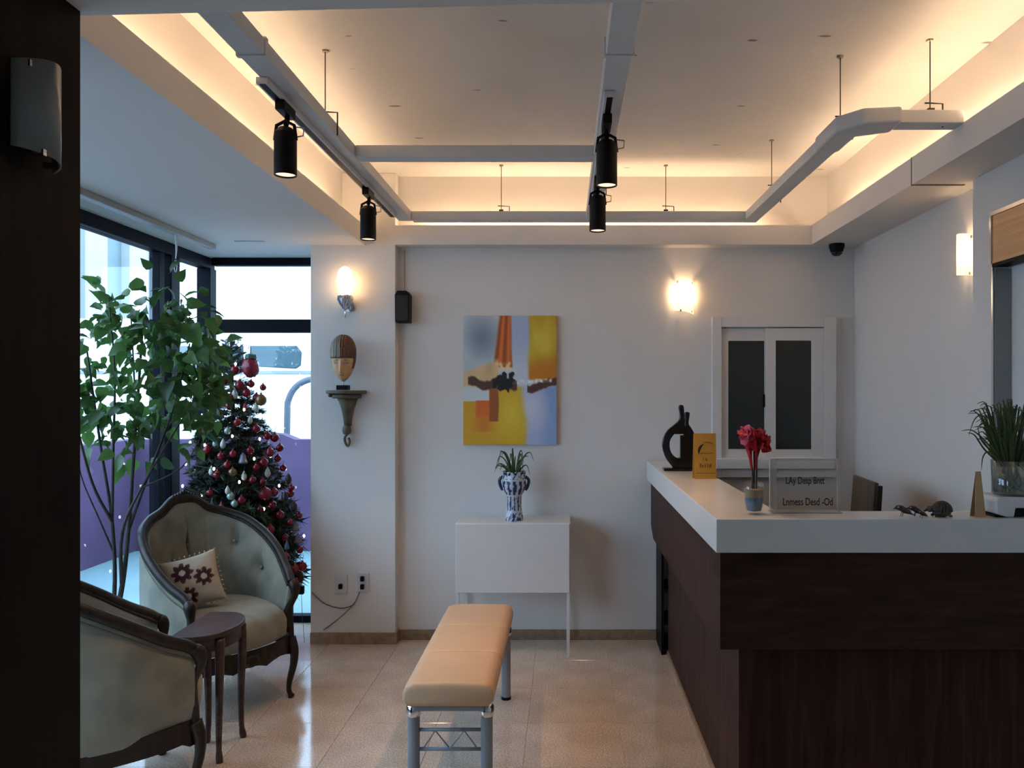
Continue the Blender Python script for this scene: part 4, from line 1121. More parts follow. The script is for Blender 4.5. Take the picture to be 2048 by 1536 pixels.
ORN = {
    'ball': (mat('red_glass', (0.20, 0.006, 0.016), 0.18, var=0.1), 'red glass ball hanging on the Christmas tree', 'red tree balls', [(0.001, -0.026), (0.014, -0.022), (0.024, -0.010), (0.026, 0.002), (0.022, 0.014), (0.012, 0.023), (0.006, 0.026), (0.006, 0.034), (0.001, 0.035)]),
    'drop': (mat('red_satin', (0.22, 0.008, 0.016), 0.3), 'red teardrop ornament hanging near the top of the Christmas tree', None, [(0.001, -0.03), (0.014, -0.025), (0.02, -0.012), (0.014, 0.008), (0.006, 0.03), (0.001, 0.036)]),
    'gold': (mat('dull_gold', (0.20, 0.12, 0.055), 0.3, 0.5), 'brownish gold ball hanging on the Christmas tree', 'gold tree balls', [(0.001, -0.034), (0.02, -0.026), (0.031, -0.008), (0.03, 0.012), (0.018, 0.028), (0.006, 0.033), (0.006, 0.042), (0.001, 0.043)]),
    'white': (mat('pearl_white', (0.50, 0.50, 0.46), 0.25), 'pearl white drop ornament hanging on the Christmas tree', 'white tree drops', [(0.001, -0.03), (0.011, -0.024), (0.018, -0.010), (0.015, 0.008), (0.006, 0.026), (0.001, 0.036)]),
    'pink': (mat('pink_satin', (0.45, 0.18, 0.14), 0.3), 'small pale pink drop ornament on the left of the Christmas tree', None, [(0.001, -0.026), (0.014, -0.024), (0.016, -0.012), (0.006, 0.02), (0.001, 0.028)]),
    'bell': (mat('lilac_grey', (0.22, 0.19, 0.25), 0.3), 'lilac grey bell ornament hanging on the Christmas tree', 'lilac tree bells', [(0.001, -0.028), (0.030, -0.034), (0.027, -0.022), (0.019, 0.0), (0.016, 0.02), (0.006, 0.03), (0.001, 0.038)]),
    'blue': (mat('blue_satin', (0.10, 0.16, 0.28), 0.3), 'blue cone ornament hanging on the Christmas tree', 'blue tree cones', [(0.001, -0.028), (0.017, -0.026), (0.014, -0.008), (0.005, 0.02), (0.001, 0.034)]),
    'cone': (mat('wine_satin', (0.16, 0.012, 0.04), 0.4), 'wine red cone ornament low on the Christmas tree', None, [(0.001, -0.032), (0.028, -0.030), (0.02, -0.008), (0.008, 0.018), (0.001, 0.034)]),
    'silver': (mat('mint_silver', (0.30, 0.40, 0.36), 0.25, 0.3), 'pale mint ball hanging on the Christmas tree', 'mint tree balls', [(0.001, -0.024), (0.014, -0.02), (0.023, -0.006), (0.022, 0.008), (0.012, 0.02), (0.005, 0.024), (0.001, 0.032)]),
    'red2': (mat('large_red_glass', (0.26, 0.01, 0.02), 0.3), 'large matt red ball low on the right of the Christmas tree', None, [(0.001, -0.04), (0.022, -0.034), (0.037, -0.014), (0.04, 0.004), (0.034, 0.022), (0.018, 0.036), (0.007, 0.04), (0.001, 0.05)]),
    'dark': (mat('dark_brown_ornament', (0.035, 0.018, 0.014), 0.4), 'dark brown oval ornament at the right edge of the Christmas tree', 'brown tree ovals', [(0.001, -0.04), (0.014, -0.032), (0.022, -0.01), (0.02, 0.014), (0.010, 0.032), (0.001, 0.042)]),
}
HOOK = mat('dark_hook', (0.05, 0.05, 0.05), 0.4)
places = [('ball', -1.969, 4.54, 1.481), ('ball', -1.9635, 4.527, 1.431), ('ball', -1.885, 4.587, 1.51), ('drop', -1.882, 4.557, 1.422), ('ball', -1.838, 4.618, 1.48), ('gold', -1.804, 4.60, 1.465), ('white', -1.826, 4.579, 1.421), ('pink', -2.09, 4.563, 1.413), ('white', -2.02, 4.472, 1.219), ('white', -1.971, 4.467, 1.213), ('ball', -1.975, 4.449, 1.146), ('ball', -1.911, 4.461, 1.156), ('bell', -1.859, 4.474, 1.132), ('ball', -1.831, 4.505, 1.17), ('ball', -1.767, 4.542, 1.1), ('ball', -1.794, 4.501, 1.074), ('ball', -1.70, 4.62, 1.179), ('ball', -1.705, 4.60, 1.119), ('white', -2.02, 4.428, 1.061), ('ball', -1.982, 4.42, 1.04), ('gold', -1.902, 4.434, 1.052), ('white', -1.843, 4.45, 1.03), ('blue', -1.993, 4.375, 0.875), ('cone', -1.94, 4.377, 0.875), ('silver', -1.896, 4.398, 0.923), ('silver', -1.873, 4.393, 0.881), ('ball', -1.841, 4.411, 0.898), ('red2', -1.74, 4.495, 0.924), ('ball', -1.703, 4.535, 0.925), ('bell', -1.657, 4.529, 0.911), ('ball', -1.63, 4.60, 0.909), ('ball', -1.62, 4.59, 0.945), ('dark', -1.635, 4.58, 0.999), ('dark', -1.60, 4.58, 0.834), ('bell', -1.59, 4.58, 0.719), ('bell', -1.575, 4.57, 0.653), ('blue', -1.60, 4.456, 0.633), ('ball', -1.569, 4.503, 0.487), ('ball', -1.545, 4.56, 0.486), ('ball', -1.565, 4.517, 0.403), ('dark', -1.55, 4.54, 0.428), ('ball', -1.664, 4.524, 0.795), ('ball', -1.696, 4.455, 0.72),
 ('ball', -1.954, 4.588, 1.643), ('ball', -2.009, 4.572, 1.584), ('ball', -1.867, 4.61, 1.56), ('gold', -2.083, 4.62, 1.63), ('ball', -1.919, 4.576, 1.554), ('ball', -1.80, 4.62, 1.54), ('ball', -1.908, 4.514, 1.335), ('ball', -1.82, 4.566, 1.295), ('ball', -1.764, 4.596, 1.252), ('silver', -1.955, 4.489, 1.287), ('ball', -1.73, 4.62, 1.24), ('ball', -2.135, 4.60, 1.465), ('ball', -1.933, 4.439, 1.095), ('ball', -1.736, 4.561, 1.157), ('ball', -1.68, 4.62, 1.059), ('ball', -1.802, 4.469, 1.005), ('ball', -1.757, 4.503, 0.987), ('ball', -1.702, 4.511, 0.855), ('ball', -1.75, 4.448, 0.836), ('dark', -1.63, 4.512, 0.90), ('ball', -1.604, 4.52, 0.752), ('ball', -1.578, 4.60, 0.78), ('ball', -1.631, 4.514, 0.665), ('ball', -1.55, 4.532, 0.589), ('white', -1.944, 4.56, 1.50), ('white', -1.851, 4.555, 1.348), ('white', -1.911, 4.389, 0.955), ('white', -1.744, 4.543, 1.041), ('ball', -1.60, 4.443, 0.564), ('ball', -2.013, 4.395, 0.943), ('ball', -2.063, 4.472, 1.178)]
first = {}
def place_words(x, z):
    h = 'near the tip' if z > 1.5 else 'high up' if z > 1.27 else 'at upper mid height' if z > 1.08 else 'at lower mid height' if z > 0.9 else 'low down' if z > 0.66 else 'at the very bottom'
    w = 'left side' if x < -1.97 else 'centre' if x < -1.84 else 'right half' if x < -1.69 else 'right edge'
    return h, w
cells = {}
for kind, x, y_, z in places:
    cells.setdefault((kind,) + place_words(x, z), []).append((-z, x))
for kind, x, y_, z in places:
    m_, label, group, prof = ORN[kind]
    if kind in first:
        o = copy_tree(first[kind])
    else:
        o = thing('tree_ornament', label, 'ornament', (0, 0, 0), 0, group)
        obj('ornament_body', M().lathe(prof, 16), m_, o, smooth=True)
        obj('hook', M().tube([(0, 0, prof[-1][1] - 0.002), (0.002, 0, prof[-1][1] + 0.015), (0.006, 0.004, prof[-1][1] + 0.03)], 0.0012, 4), HOOK, o)
        first[kind] = o
    o.location = (x, y_, z)
    o.scale = (gr.uniform(0.72, 1.05),) * 3
    h, w = place_words(x, z)
    cell = sorted(cells[(kind, h, w)]); rank = cell.index((-z, x))
    noun = label.split(' hanging')[0].split(' ornament at')[0].split(' low on')[0].split(' on the left')[0].split(' low')[0]
    ordw = '' if len(cell) == 1 else (('upper ', 'lower ') if len(cell) == 2 else ('top ', 'middle ', 'bottom ') if len(cell) == 3 else ('highest ', 'second highest ', 'third highest ', 'fourth highest ', 'fifth highest ', 'sixth highest ', 'seventh highest ', 'eighth highest '))[rank]
    o['label'] = f"{ordw}{noun} {h}, {w} of Christmas tree"
# crinkled big red ball near the top
cb = M(); rows = []
for j in range(15):
    th = PI * j / 14
    rows.append([])
    for i in range(26):
        a = 2 * PI * i / 26
        rr = 0.048 * (1 + 0.22 * noise.noise((math.cos(a) * math.sin(th) * 6, math.sin(a) * math.sin(th) * 6, math.cos(th) * 6)))
        rows[-1].append((rr * max(0.01, math.sin(th)) * math.cos(a), rr * max(0.01, math.sin(th)) * math.sin(a), -rr * 1.25 * math.cos(th)))
cb.grid(rows, closed=True, cap0=True, cap1=True)
o = thing('tree_ornament', 'large crinkled red ornament at the upper right of the Christmas tree', 'ornament', (-1.865, 4.60, 1.66))
obj('ornament_body', cb, mat('crinkled_red_foil', (0.24, 0.012, 0.03), 0.25, bump=0.6, bscale=60), o, smooth=True)
obj('cap', M().lathe([(0.001, 0.05), (0.035, 0.052), (0.03, 0.075), (0.001, 0.085)], 12), mat('teal_ribbon', (0.03, 0.10, 0.09), 0.5), o)
obj('hook', M().tube([(0, 0, 0.08), (0.0, 0, 0.12), (-0.012, 0, 0.125), (-0.015, 0, 0.105)], 0.002, 5), HOOK, o)
# fairy lights: one string of small bulbs
fl = thing('fairy_lights', 'string of tiny warm white fairy lights wound round the Christmas tree', 'string lights', (tx, ty, 0.4))
FB = glow('fairy_bulb', (1.0, 0.9, 0.75), 9); FB.cycles.emission_sampling = 'NONE'
bulb = mesh('light_bulb', M().ball((0, 0, 0), 0.0065, 8, 6, (1, 1, 1.5)), FB, smooth=True)
path = []
for k in range(78):
    f = k / 77; z = 0.05 + 1.38 * f
    r = 0.42 * min(1, (1.92 - z - 0.4) / 1.40) * (0.93 + 0.12 * math.sin(k * 5.1)) + 0.02
    a = k * 0.83
    dx, dy = math.cos(a), math.sin(a)
    if dx < 0: r = min(r, 0.30 / max(0.05, -dx))
    if dy > 0: r = min(r, 0.36 / max(0.05, dy))
    if dx > 0: r = min(r, 0.40 / max(0.05, dx))
    p = (dx * r - 0.03 * f, dy * r, z + 0.03 * math.sin(k * 3.3))
    path.append(p)
    obj('light_bulb', bulb, None, fl, loc=p)
obj('light_wire', M().tube(path, 0.0016, 4), mat('green_wire', (0.012, 0.03, 0.015), 0.5), fl)
obj('battery_box', M().box(0.395, 0.425, -0.06, -0.03, -0.09, -0.04), BLACK, fl, bevel=0.003)
obj('light_wire', M().tube(catmull([path[0], (0.39, -0.07, 0.0), (0.41, -0.045, -0.04)], 5), 0.0016, 4), HOOK, fl)
obj('light_wire', M().tube([(0.41, -0.045, -0.09), (0.415, -0.045, -0.2), (0.42, -0.02, -0.39)], 0.0014, 4), HOOK, fl)

# ------------------------------------------------------------------ things on the counter
def curve_solid(name, loops, depth, bev, mat_, parent):
    """flat outline with holes, extruded and rounded, in the local x-z plane"""
    cu_ = bpy.data.curves.new(name, 'CURVE'); cu_.dimensions = '2D'; cu_.fill_mode = 'BOTH'
    cu_.extrude = depth; cu_.bevel_depth = bev; cu_.bevel_resolution = 2
    for lp in loops:
        sp_ = cu_.splines.new('POLY'); sp_.points.add(len(lp) - 1); sp_.use_cyclic_u = True
        for q, p in zip(sp_.points, lp): q.co = (p[0], p[1], 0, 1)
    tmp = bpy.data.objects.new('tmp', cu_); C.objects.link(tmp)
    dg = bpy.context.evaluated_depsgraph_get(); dg.update()
    me = bpy.data.meshes.new_from_object(tmp.evaluated_get(dg)); me.name = name
    bpy.data.objects.remove(tmp); bpy.data.curves.remove(cu_)
    me.transform(Matrix.Rotation(R(90), 4, 'X'))
    me.materials.clear(); me.materials.append(mat_)
    o = bpy.data.objects.new(name, me); C.objects.link(o); o.parent = parent
    return o


def lettering(name, txt, size, loc, mat_, parent, sx=1.0, bold=0.0):
    cu_ = bpy.data.curves.new(name, 'FONT'); cu_.body = txt; cu_.size = size; cu_.extrude = 0.0003; cu_.offset = bold
    cu_.align_x = 'CENTER'
    tmp = bpy.data.objects.new('tmp', cu_); C.objects.link(tmp)
    dg = bpy.context.evaluated_depsgraph_get(); dg.update()
    me = bpy.data.meshes.new_from_object(tmp.evaluated_get(dg)); me.name = name
    bpy.data.objects.remove(tmp); bpy.data.curves.remove(cu_)
    me.transform(Matrix.Translation(loc) @ Matrix.Rotation(R(90), 4, 'X') @ Matrix.Scale(sx, 4, (1, 0, 0)))
    me.materials.clear(); me.materials.append(mat_)
    o = bpy.data.objects.new(name, me); C.objects.link(o); o.parent = parent
    return o

# black two-necked sculpture
sc = thing('black_sculpture', 'glossy black two-necked jug sculpture with an open centre on the counter', 'sculpture', (0.605, 4.12, HC))
k = 4.12 / 1550 / 4.267
def q2(L): return [((x - 345) * k, (698 - yv) * k) for x, yv in L]
def smooth2(L, hard=()):
    return [(p.x, p.y) for p in catmull([(x, yv, 0) for x, yv in L] + [(L[0][0], L[0][1], 0)], 4)][:-1]
outer = q2([(300, 668), (240, 590), (210, 500), (215, 430), (250, 360), (310, 310), (350, 270), (358, 220), (349, 152), (376, 150), (382, 215), (388, 312), (396, 310), (402, 250), (402, 208), (428, 208), (424, 250), (420, 300), (445, 340), (470, 390), (484, 480), (484, 570), (470, 668)])
hole = q2([(390, 380), (300, 380), (265, 430), (258, 490), (275, 550), (320, 592), (362, 592), (362, 402), (390, 402)])
curve_solid('jug_form', [smooth2(outer), hole[:2] + [(p.x, p.y) for p in catmull([(a_, b_, 0) for a_, b_ in hole[1:7]], 4)][1:] + hole[7:]], 0.014, 0.004, GLOSSBLACK, sc)
obj('plinth', M().box(-133 * k, 145 * k, -0.035, 0.035, 0.0, 0.016), GLOSSBLACK, sc, bevel=0.003)

# yellow tent card
YEL = mat('yellow_card', S(196, 140, 48, 1.05), 0.45, var=0.05, scale=12)
yc = thing('yellow_sign_card', 'yellow standing card with dark arc emblem and small print on the counter', 'sign', (0.673, 3.73, HC), R(4))
obj('card_front', M().prism([(-0.012, 0.0), (-0.009, 0.0), (0.004, 0.218), (0.001, 0.218)], -0.054, 0.054, 'x'), YEL, yc)
obj('card_back', M().prism([(0.028, 0.0), (0.031, 0.0), (0.006, 0.218), (0.003, 0.218)], -0.054, 0.054, 'x'), YEL, yc)
INK = mat('dark_ink', (0.02, 0.018, 0.016), 0.6)
BROWNINK = mat('brown_ink', (0.16, 0.07, 0.01), 0.6)
def card_y(z): return -0.0125 + 0.013 * z / 0.218
def arcband(cx, cz, r0, r1, a0, a1, n=14):
    rows = []
    for i in range(n + 1):
        a = a0 + (a1 - a0) * i / n; w_ = math.sin(PI * min(1, max(0.08, i / n)) * 0.98 + 0.03)
        ra, rb = (r0 + r1) / 2 - (r1 - r0) / 2 * w_, (r0 + r1) / 2 + (r1 - r0) / 2 * w_
        rows.append([(cx + rr * math.cos(a), card_y(cz + rr * math.sin(a)) - 0.0006, cz + rr * math.sin(a)) for rr in (ra, rb)])
    return M().grid(rows)
obj('arc_emblem', arcband(0.012, 0.128, 0.036, 0.049, R(115), R(195)), INK, yc)
obj('arc_line', arcband(0.010, 0.128, 0.046, 0.050, R(40), R(120)), BROWNINK, yc)
for z, a_, b_ in ((0.123, -0.022, 0.040), (0.028, -0.045, 0.050)):
    obj('rule_line', M().add([(a_, card_y(z) - 0.0006, z - 0.0012), (b_, card_y(z) - 0.0006, z - 0.0012), (b_, card_y(z + 0.001) - 0.0006, z + 0.0012), (a_, card_y(z + 0.001) - 0.0006, z + 0.0012)], [(0, 1, 2, 3)]), BROWNINK, yc)
lettering('lettering', '1 6.', 0.020, (0.0, card_y(0.088) - 0.0012, 0.088), BROWNINK, yc)
lettering('lettering', '5v118', 0.024, (0.0, card_y(0.056) - 0.0015, 0.056), BROWNINK, yc, bold=0.0003)

# carnations in a small glass of blue sand
fw = thing('flower_glass', 'small glass of blue sand holding pink and red flowers on the counter corner', 'flower vase', (0.645, 2.645, HC))
CLEARG = clear('clear_glassware', (0.93, 0.95, 0.95), 0.10)
gp = [(0.001, 0.001), (0.020, 0.001), (0.027, 0.010), (0.033, 0.05), (0.034, 0.09), (0.031, 0.108), (0.029, 0.108), (0.0315, 0.09), (0.0305, 0.05), (0.025, 0.013), (0.001, 0.008)]
obj('glass', M().lathe(gp, 28), CLEARG, fw, smooth=True)
obj('blue_sand', M().lathe([(0.001, 0.0085), (0.0235, 0.013), (0.0295, 0.045), (0.030, 0.058), (0.001, 0.060)], 24), mat('blue_sand', (0.12, 0.20, 0.30), 0.8, var=0.2, scale=150, bump=0.4), fw)
obj('tan_sand', M().lathe([(0.001, 0.060), (0.030, 0.058), (0.0305, 0.085), (0.001, 0.087)], 24), mat('tan_sand', (0.42, 0.27, 0.15), 0.8, var=0.2, scale=150, bump=0.4), fw)
STEMC = mat('dark_stem', (0.03, 0.025, 0.012), 0.6)
REDP = leafy('red_petal', (0.50, 0.010, 0.030), 0.25, 0.5, 0.3)
PINKP = leafy('pink_petal', (0.80, 0.16, 0.24), 0.3, 0.5, 0.25)
for i, (sx_, hx, hz) in enumerate(((-0.006, -0.020, 0.255), (0.008, 0.012, 0.24), (0.0, 0.0, 0.235))):
    q = catmull([(sx_, 0, 0.085), (sx_ + 0.001, 0.0, 0.15), (hx * 0.7, 0, 0.20), (hx, 0, hz)], 4)
    obj('flower_stem', M().tube([tuple(p) for p in q], 0.0028, 6), STEMC, fw, smooth=True)
    if i < 2:
        obj('calyx', M().tube([(sx_ * 0.9 + hx * 0.1, 0, 0.15), (hx * 0.6, 0, 0.19), (hx * 0.9, 0, 0.225)], [0.0035, 0.006, 0.012], 8), REDP, fw, smooth=True)
def petal(w_, L_, g):
    rows = []
    for i in range(6):
        t_ = i / 5; ww = w_ * math.sin(PI * (0.12 + 0.68 * t_)) ** 0.8
        rows.append([(ww * s_, L_ * t_, 0.25 * L_ * t_ * t_ + (0.10 * L_ * g.uniform(-1, 1) if t_ > 0.5 else 0) + 0.15 * ww * abs(s_)) for s_ in (-1, -0.5, 0, 0.5, 1)])
    return M().grid(rows)
fg = random.Random(3)
PET = [mesh('petal', petal(0.016, 0.034, fg), REDP, smooth=True) for _ in range(3)]
PETP = [mesh('petal', petal(0.014, 0.030, fg), PINKP, smooth=True) for _ in range(3)]
for (cx, cy, cz, R0, num, pool) in ((0.012, -0.004, 0.247, 1.12, 46, PET), (-0.022, 0.004, 0.268, 0.95, 34, PETP)):
    for k_ in range(num):
        zz = 1 - 1.75 * (k_ + 0.5) / num; a = k_ * 2.4
        rr = math.sqrt(max(0, 1 - zz * zz))
        d = Vector((rr * math.cos(a), rr * math.sin(a), zz + 0.1)).normalized()
        o = obj('petal', pool[k_ % 3], None, fw)
        o.matrix_local = Matrix.Translation(Vector((cx, cy, cz)) + d * 0.006) @ d.to_track_quat('Y', 'Z').to_matrix().to_4x4() @ Matrix.Rotation(fg.uniform(-3, 3), 4, 'Y') @ Matrix.Scale(R0 * fg.uniform(0.8, 1.08), 4)
for k_ in range(4):
    o = obj('petal', PET[k_ % 3], None, fw)
    o.matrix_local = Matrix.Translation((0.036, -0.006 + 0.004 * k_, 0.245)) @ Vector((0.25, 0.1 * k_ - 0.15, -1)).to_track_quat('Y', 'Z').to_matrix().to_4x4() @ Matrix.Rotation(k_, 4, 'Y')

# acrylic sign
ACR = clear('clear_acrylic', (0.96, 0.95, 0.93), 0.05, 0.03, body=0.05, bodycol=(0.7, 0.68, 0.64))
ACRE = clear('acrylic_edge', (0.95, 0.95, 0.94), 0.06, 0.15, body=0.30, bodycol=(0.75, 0.73, 0.70))
ag = thing('acrylic_sign', 'clear acrylic counter sign with two lines of dark lettering', 'sign', (0.83, 2.685, HC))
obj('front_sheet', M().box(-0.121, 0.121, -0.010, -0.006, 0.004, 0.186), ACR, ag)
obj('side_edge', M().box(-0.121, -0.099, -0.006, 0.006, 0.004, 0.186), ACRE, ag)
obj('side_edge', M().box(0.113, 0.121, -0.006, 0.006, 0.004, 0.186), ACRE, ag)
obj('top_edge', M().box(-0.099, 0.113, -0.006, 0.006, 0.180, 0.186), ACRE, ag)
obj('foot', M().box(-0.121, 0.121, -0.03, 0.03, 0.0, 0.004), ACRE, ag)
lettering('lettering', 'LAy Desp Bntt', 0.034, (-0.002, -0.0105, 0.100), INK, ag, sx=0.66, bold=0.0004)
lettering('lettering', 'Lnmess Desd -Od', 0.036, (0.008, -0.0105, 0.026), INK, ag, sx=0.66, bold=0.0004)

# small bird figurines
FEATH = mat('dark_brown_feather', (0.035, 0.024, 0.018), 0.5, var=0.6, scale=90, bump=0.3)
GREYF = mat('grey_brown_carving', (0.085, 0.070, 0.058), 0.6, var=0.5, scale=60, bump=0.4)
def bird(loc, rz, label, s=1.0, tail=1.0):
    t_ = thing('bird_figurine', label, 'figurine', loc, rz, 'small dark bird figurines')
    rows = []
    for x, zc, ry, rz_ in ((-0.026, 0.030, 0.001, 0.001), (-0.022, 0.031, 0.006, 0.0065), (-0.016, 0.031, 0.008, 0.008), (-0.008, 0.029, 0.009, 0.010), (0.002, 0.024, 0.011, 0.012), (0.014, 0.018, 0.009, 0.009), (0.024, 0.012, 0.006, 0.004), (0.040 * tail, 0.006, 0.006, 0.0012)):
        rows.append([(x * s, ry * s * math.cos(2 * PI * j / 12), (zc + rz_ * math.sin(2 * PI * j / 12)) * s) for j in range(12)])
    obj('bird_body', M().grid(rows, closed=True, cap0=True, cap1=True), FEATH, t_, smooth=True)
    obj('beak', M().tube([(-0.024 * s, 0, 0.030 * s), (-0.033 * s, 0, 0.026 * s)], [0.003 * s, 0.0005], 6), BLACK, t_)
    for sd_ in (-1, 1):
        obj('wing', M().grid([[(-0.006 * s, sd_ * 0.0095 * s, 0.033 * s), (0.006 * s, sd_ * 0.012 * s, 0.032 * s), (0.02 * s, sd_ * 0.010 * s, 0.022 * s)], [(-0.008 * s, sd_ * 0.010 * s, 0.024 * s), (0.006 * s, sd_ * 0.0135 * s, 0.020 * s), (0.03 * s, sd_ * 0.008 * s, 0.010 * s)]]), GREYF, t_, smooth=True)
        obj('leg', M().tube([(0.0, sd_ * 0.005 * s, 0.016 * s), (-0.004 * s, sd_ * 0.006 * s, 0.0)], 0.0009, 5), BLACK, t_)
    obj('eye_patch', M().ball((-0.018 * s, -0.0065 * s, 0.033 * s), 0.0032 * s, 8, 6, (1, 0.5, 1)), mat('pale_patch', (0.55, 0.5, 0.45), 0.5), t_, smooth=True)
    return t_
bird((1.128, 2.590, HC), R(5), 'small dark bird figurine with a pale cheek, leftmost on the counter')
bird((1.176, 2.60, HC), R(-12), 'small dark bird figurine with spread wings between two others', 0.9)
bird((1.180, 2.565, HC), R(20), 'small crouching bird figurine at the very edge of the counter', 0.65)
# round shell-backed figurine
sf = thing('shell_figurine', 'dark domed shell-backed animal figurine at the right end of the birds', 'figurine', (1.253, 2.59, HC))
dm = M(); rows = []
for j in range(9):
    th = (PI / 2) * j / 8
    rows.append([(0.006 + 0.036 * math.cos(th) * math.cos(2 * PI * i / 24), 0.026 * math.cos(th) * math.sin(2 * PI * i / 24), 0.018 + 0.034 * math.sin(th) + (0.0015 if i % 2 else 0)) for i in range(24)])
obj('shell', dm.grid(rows, closed=True, cap0=True, cap1=True), FEATH, sf, smooth=True)
obj('body', M().ball((0.006, 0, 0.017), 0.017, 16, 8, (1.85, 1.35, 1.0)), GREYF, sf, smooth=True)
for kx in (0.0, 0.01, 0.02):
    obj('shell_rib', M().tube([(kx - 0.012 + 0.02 * math.sin(a) * 0.3, -0.0265 * math.cos(a * 0.5), 0.012 + 0.022 * a) for a in [i * 0.2 for i in range(8)]], 0.0016, 5), GREYF, sf, smooth=True)
obj('head', M().ball((-0.034, 0, 0.026), 0.010, 12, 8, (1.1, 0.9, 1.1)), GREYF, sf, smooth=True)
obj('snout', M().tube([(-0.038, 0, 0.026), (-0.054, 0, 0.018)], [0.007, 0.002], 8), FEATH, sf, smooth=True)
for x_, y_ in ((-0.018, -0.014), (-0.018, 0.014), (0.028, -0.016), (0.028, 0.016)):
    obj('foot', M().ball((x_, y_, 0.005), 0.006, 8, 6, (1.1, 1, 0.8)), GREYF, sf, smooth=True)

# tall folded tan card
tc_ = thing('folded_card', 'tall narrow folded tan card standing left of the counter plant', 'card', (1.385, 2.60, HC), R(12))
TANC = mat('tan_card', S(176, 146, 104, 1.3), 0.6)
for y0_, y1_ in ((-0.012, 0.0), (0.012, 0.0)):
    lf = M().grid([[(-0.021, y0_ - 0.0006, 0), (0.021, y0_ - 0.0006, 0), (0.021, y0_ + 0.0006, 0), (-0.021, y0_ + 0.0006, 0)], [(-0.009, y1_ - 0.0006, 0.15), (0.011, y1_ - 0.0006, 0.15), (0.011, y1_ + 0.0006, 0.15), (-0.009, y1_ + 0.0006, 0.15)]], closed=True, cap0=True, cap1=True)
    obj('card_leaf', lf, TANC, tc_)

# counter plant: clear pot on a white stand
cp = thing('counter_plant', 'grassy plant in a clear pot on a white stand at the counter right', 'plant', (1.515, 2.63, HC))
std = obj('stand', M().prism([(-0.085, 0.012), (-0.058, 0.004), (-0.040, 0.0), (-0.028, 0.0), (-0.022, 0.032), (0.055, 0.032), (0.062, 0.0), (0.088, 0.0), (0.088, 0.062), (0.078, 0.068), (-0.078, 0.068), (-0.088, 0.056)], -0.065, 0.065, 'y'), WHITEPLASTIC, cp, bevel=0.005)
obj('dark_recess_fill', M().box(-0.024, 0.058, -0.055, 0.06, 0.004, 0.031), BLACK, std, bevel=0.003)  # black block added in the notch, its colour stands for the recess shade
obj('base_pad', M().box(-0.086, -0.042, -0.055, 0.06, 0.0, 0.008), BLACK, std)
obj('glass_pot', M().lathe([(0.001, 0.0685), (0.056, 0.069), (0.058, 0.075), (0.064, 0.185), (0.061, 0.185), (0.055, 0.078), (0.001, 0.074)], 32), clear('greenish_glass', (0.80, 0.83, 0.79), 0.12, body=0.10, bodycol=(0.5, 0.52, 0.48)), cp, smooth=True)
obj('water', M().lathe([(0.001, 0.0745), (0.054, 0.079), (0.0575, 0.125), (0.001, 0.126)], 28), clear('murky_water', (0.75, 0.78, 0.70), 0.05, body=0.12, bodycol=(0.3, 0.32, 0.24)), cp, smooth=True)
ROOT = mat('pale_root', (0.30, 0.28, 0.16), 0.8)
for k_ in range(9):
    a = k_ * 0.7; r_ = 0.02 + 0.012 * (k_ % 3)
    obj('root', M().tube(catmull([(math.cos(a) * r_ * 0.4, math.sin(a) * r_ * 0.4, 0.18), (math.cos(a) * r_, math.sin(a) * r_, 0.14), (math.cos(a + 1) * r_ * 0.9, math.sin(a + 1) * r_ * 0.9, 0.10), (math.cos(a + 2) * r_ * 0.8, math.sin(a + 2) * r_ * 0.8, 0.082)], 4), 0.004, 5), ROOT, cp, smooth=True)
DGRASS = leafy('dark_grass', (0.050, 0.085, 0.025), 0.3)
pg = random.Random(11)
for k_ in range(190):
    a = pg.uniform(0, 2 * PI); out = 0.125 * pg.random() ** 0.6; h = pg.uniform(0.07, 0.22) * (1 - 0.9 * out)
    dx, dy = math.cos(a) * out, math.sin(a) * out * 0.55
    if dx > 0.15: dx = 0.15
    b0 = (dx * 0.35, dy * 0.35, 0.165)
    obj('grass_blade', blade([b0, (dx * 0.65, dy * 0.65, 0.18 + h * 0.55), (dx * 0.92 + pg.uniform(-.012, .012), dy, 0.18 + h), (dx * pg.uniform(1.0, 1.3), dy * 1.1, 0.18 + h * pg.uniform(0.88, 1.06))], 0.0023, 3), DGRASS, cp)
for tip in (((-0.03, -0.01, 0.17), (-0.075, -0.02, 0.27), (-0.105, -0.02, 0.335), (-0.135, -0.02, 0.325), (-0.155, -0.02, 0.27)), ((-0.03, 0, 0.17), (-0.08, 0, 0.24), (-0.13, 0, 0.285), (-0.17, 0, 0.285)), ((-0.03, 0.01, 0.17), (-0.09, 0.0, 0.22), (-0.125, 0, 0.27), (-0.15, 0, 0.278)), ((-0.04, -0.02, 0.17), (-0.09, -0.03, 0.215), (-0.112, -0.03, 0.20), (-0.118, -0.03, 0.155)), ((-0.03, 0, 0.18), (-0.06, -0.01, 0.28), (-0.095, -0.01, 0.345)), ((-0.05, 0.0, 0.2), (-0.10, 0.0, 0.25), (-0.115, 0, 0.30)), ((-0.155, 0.03, 0.19), (-0.152, 0.03, 0.13), (-0.142, 0.03, 0.07))):
    if tip[0][0] < -0.1: continue
    obj('grass_blade', blade(list(tip), 0.0026, 4), DGRASS, cp)

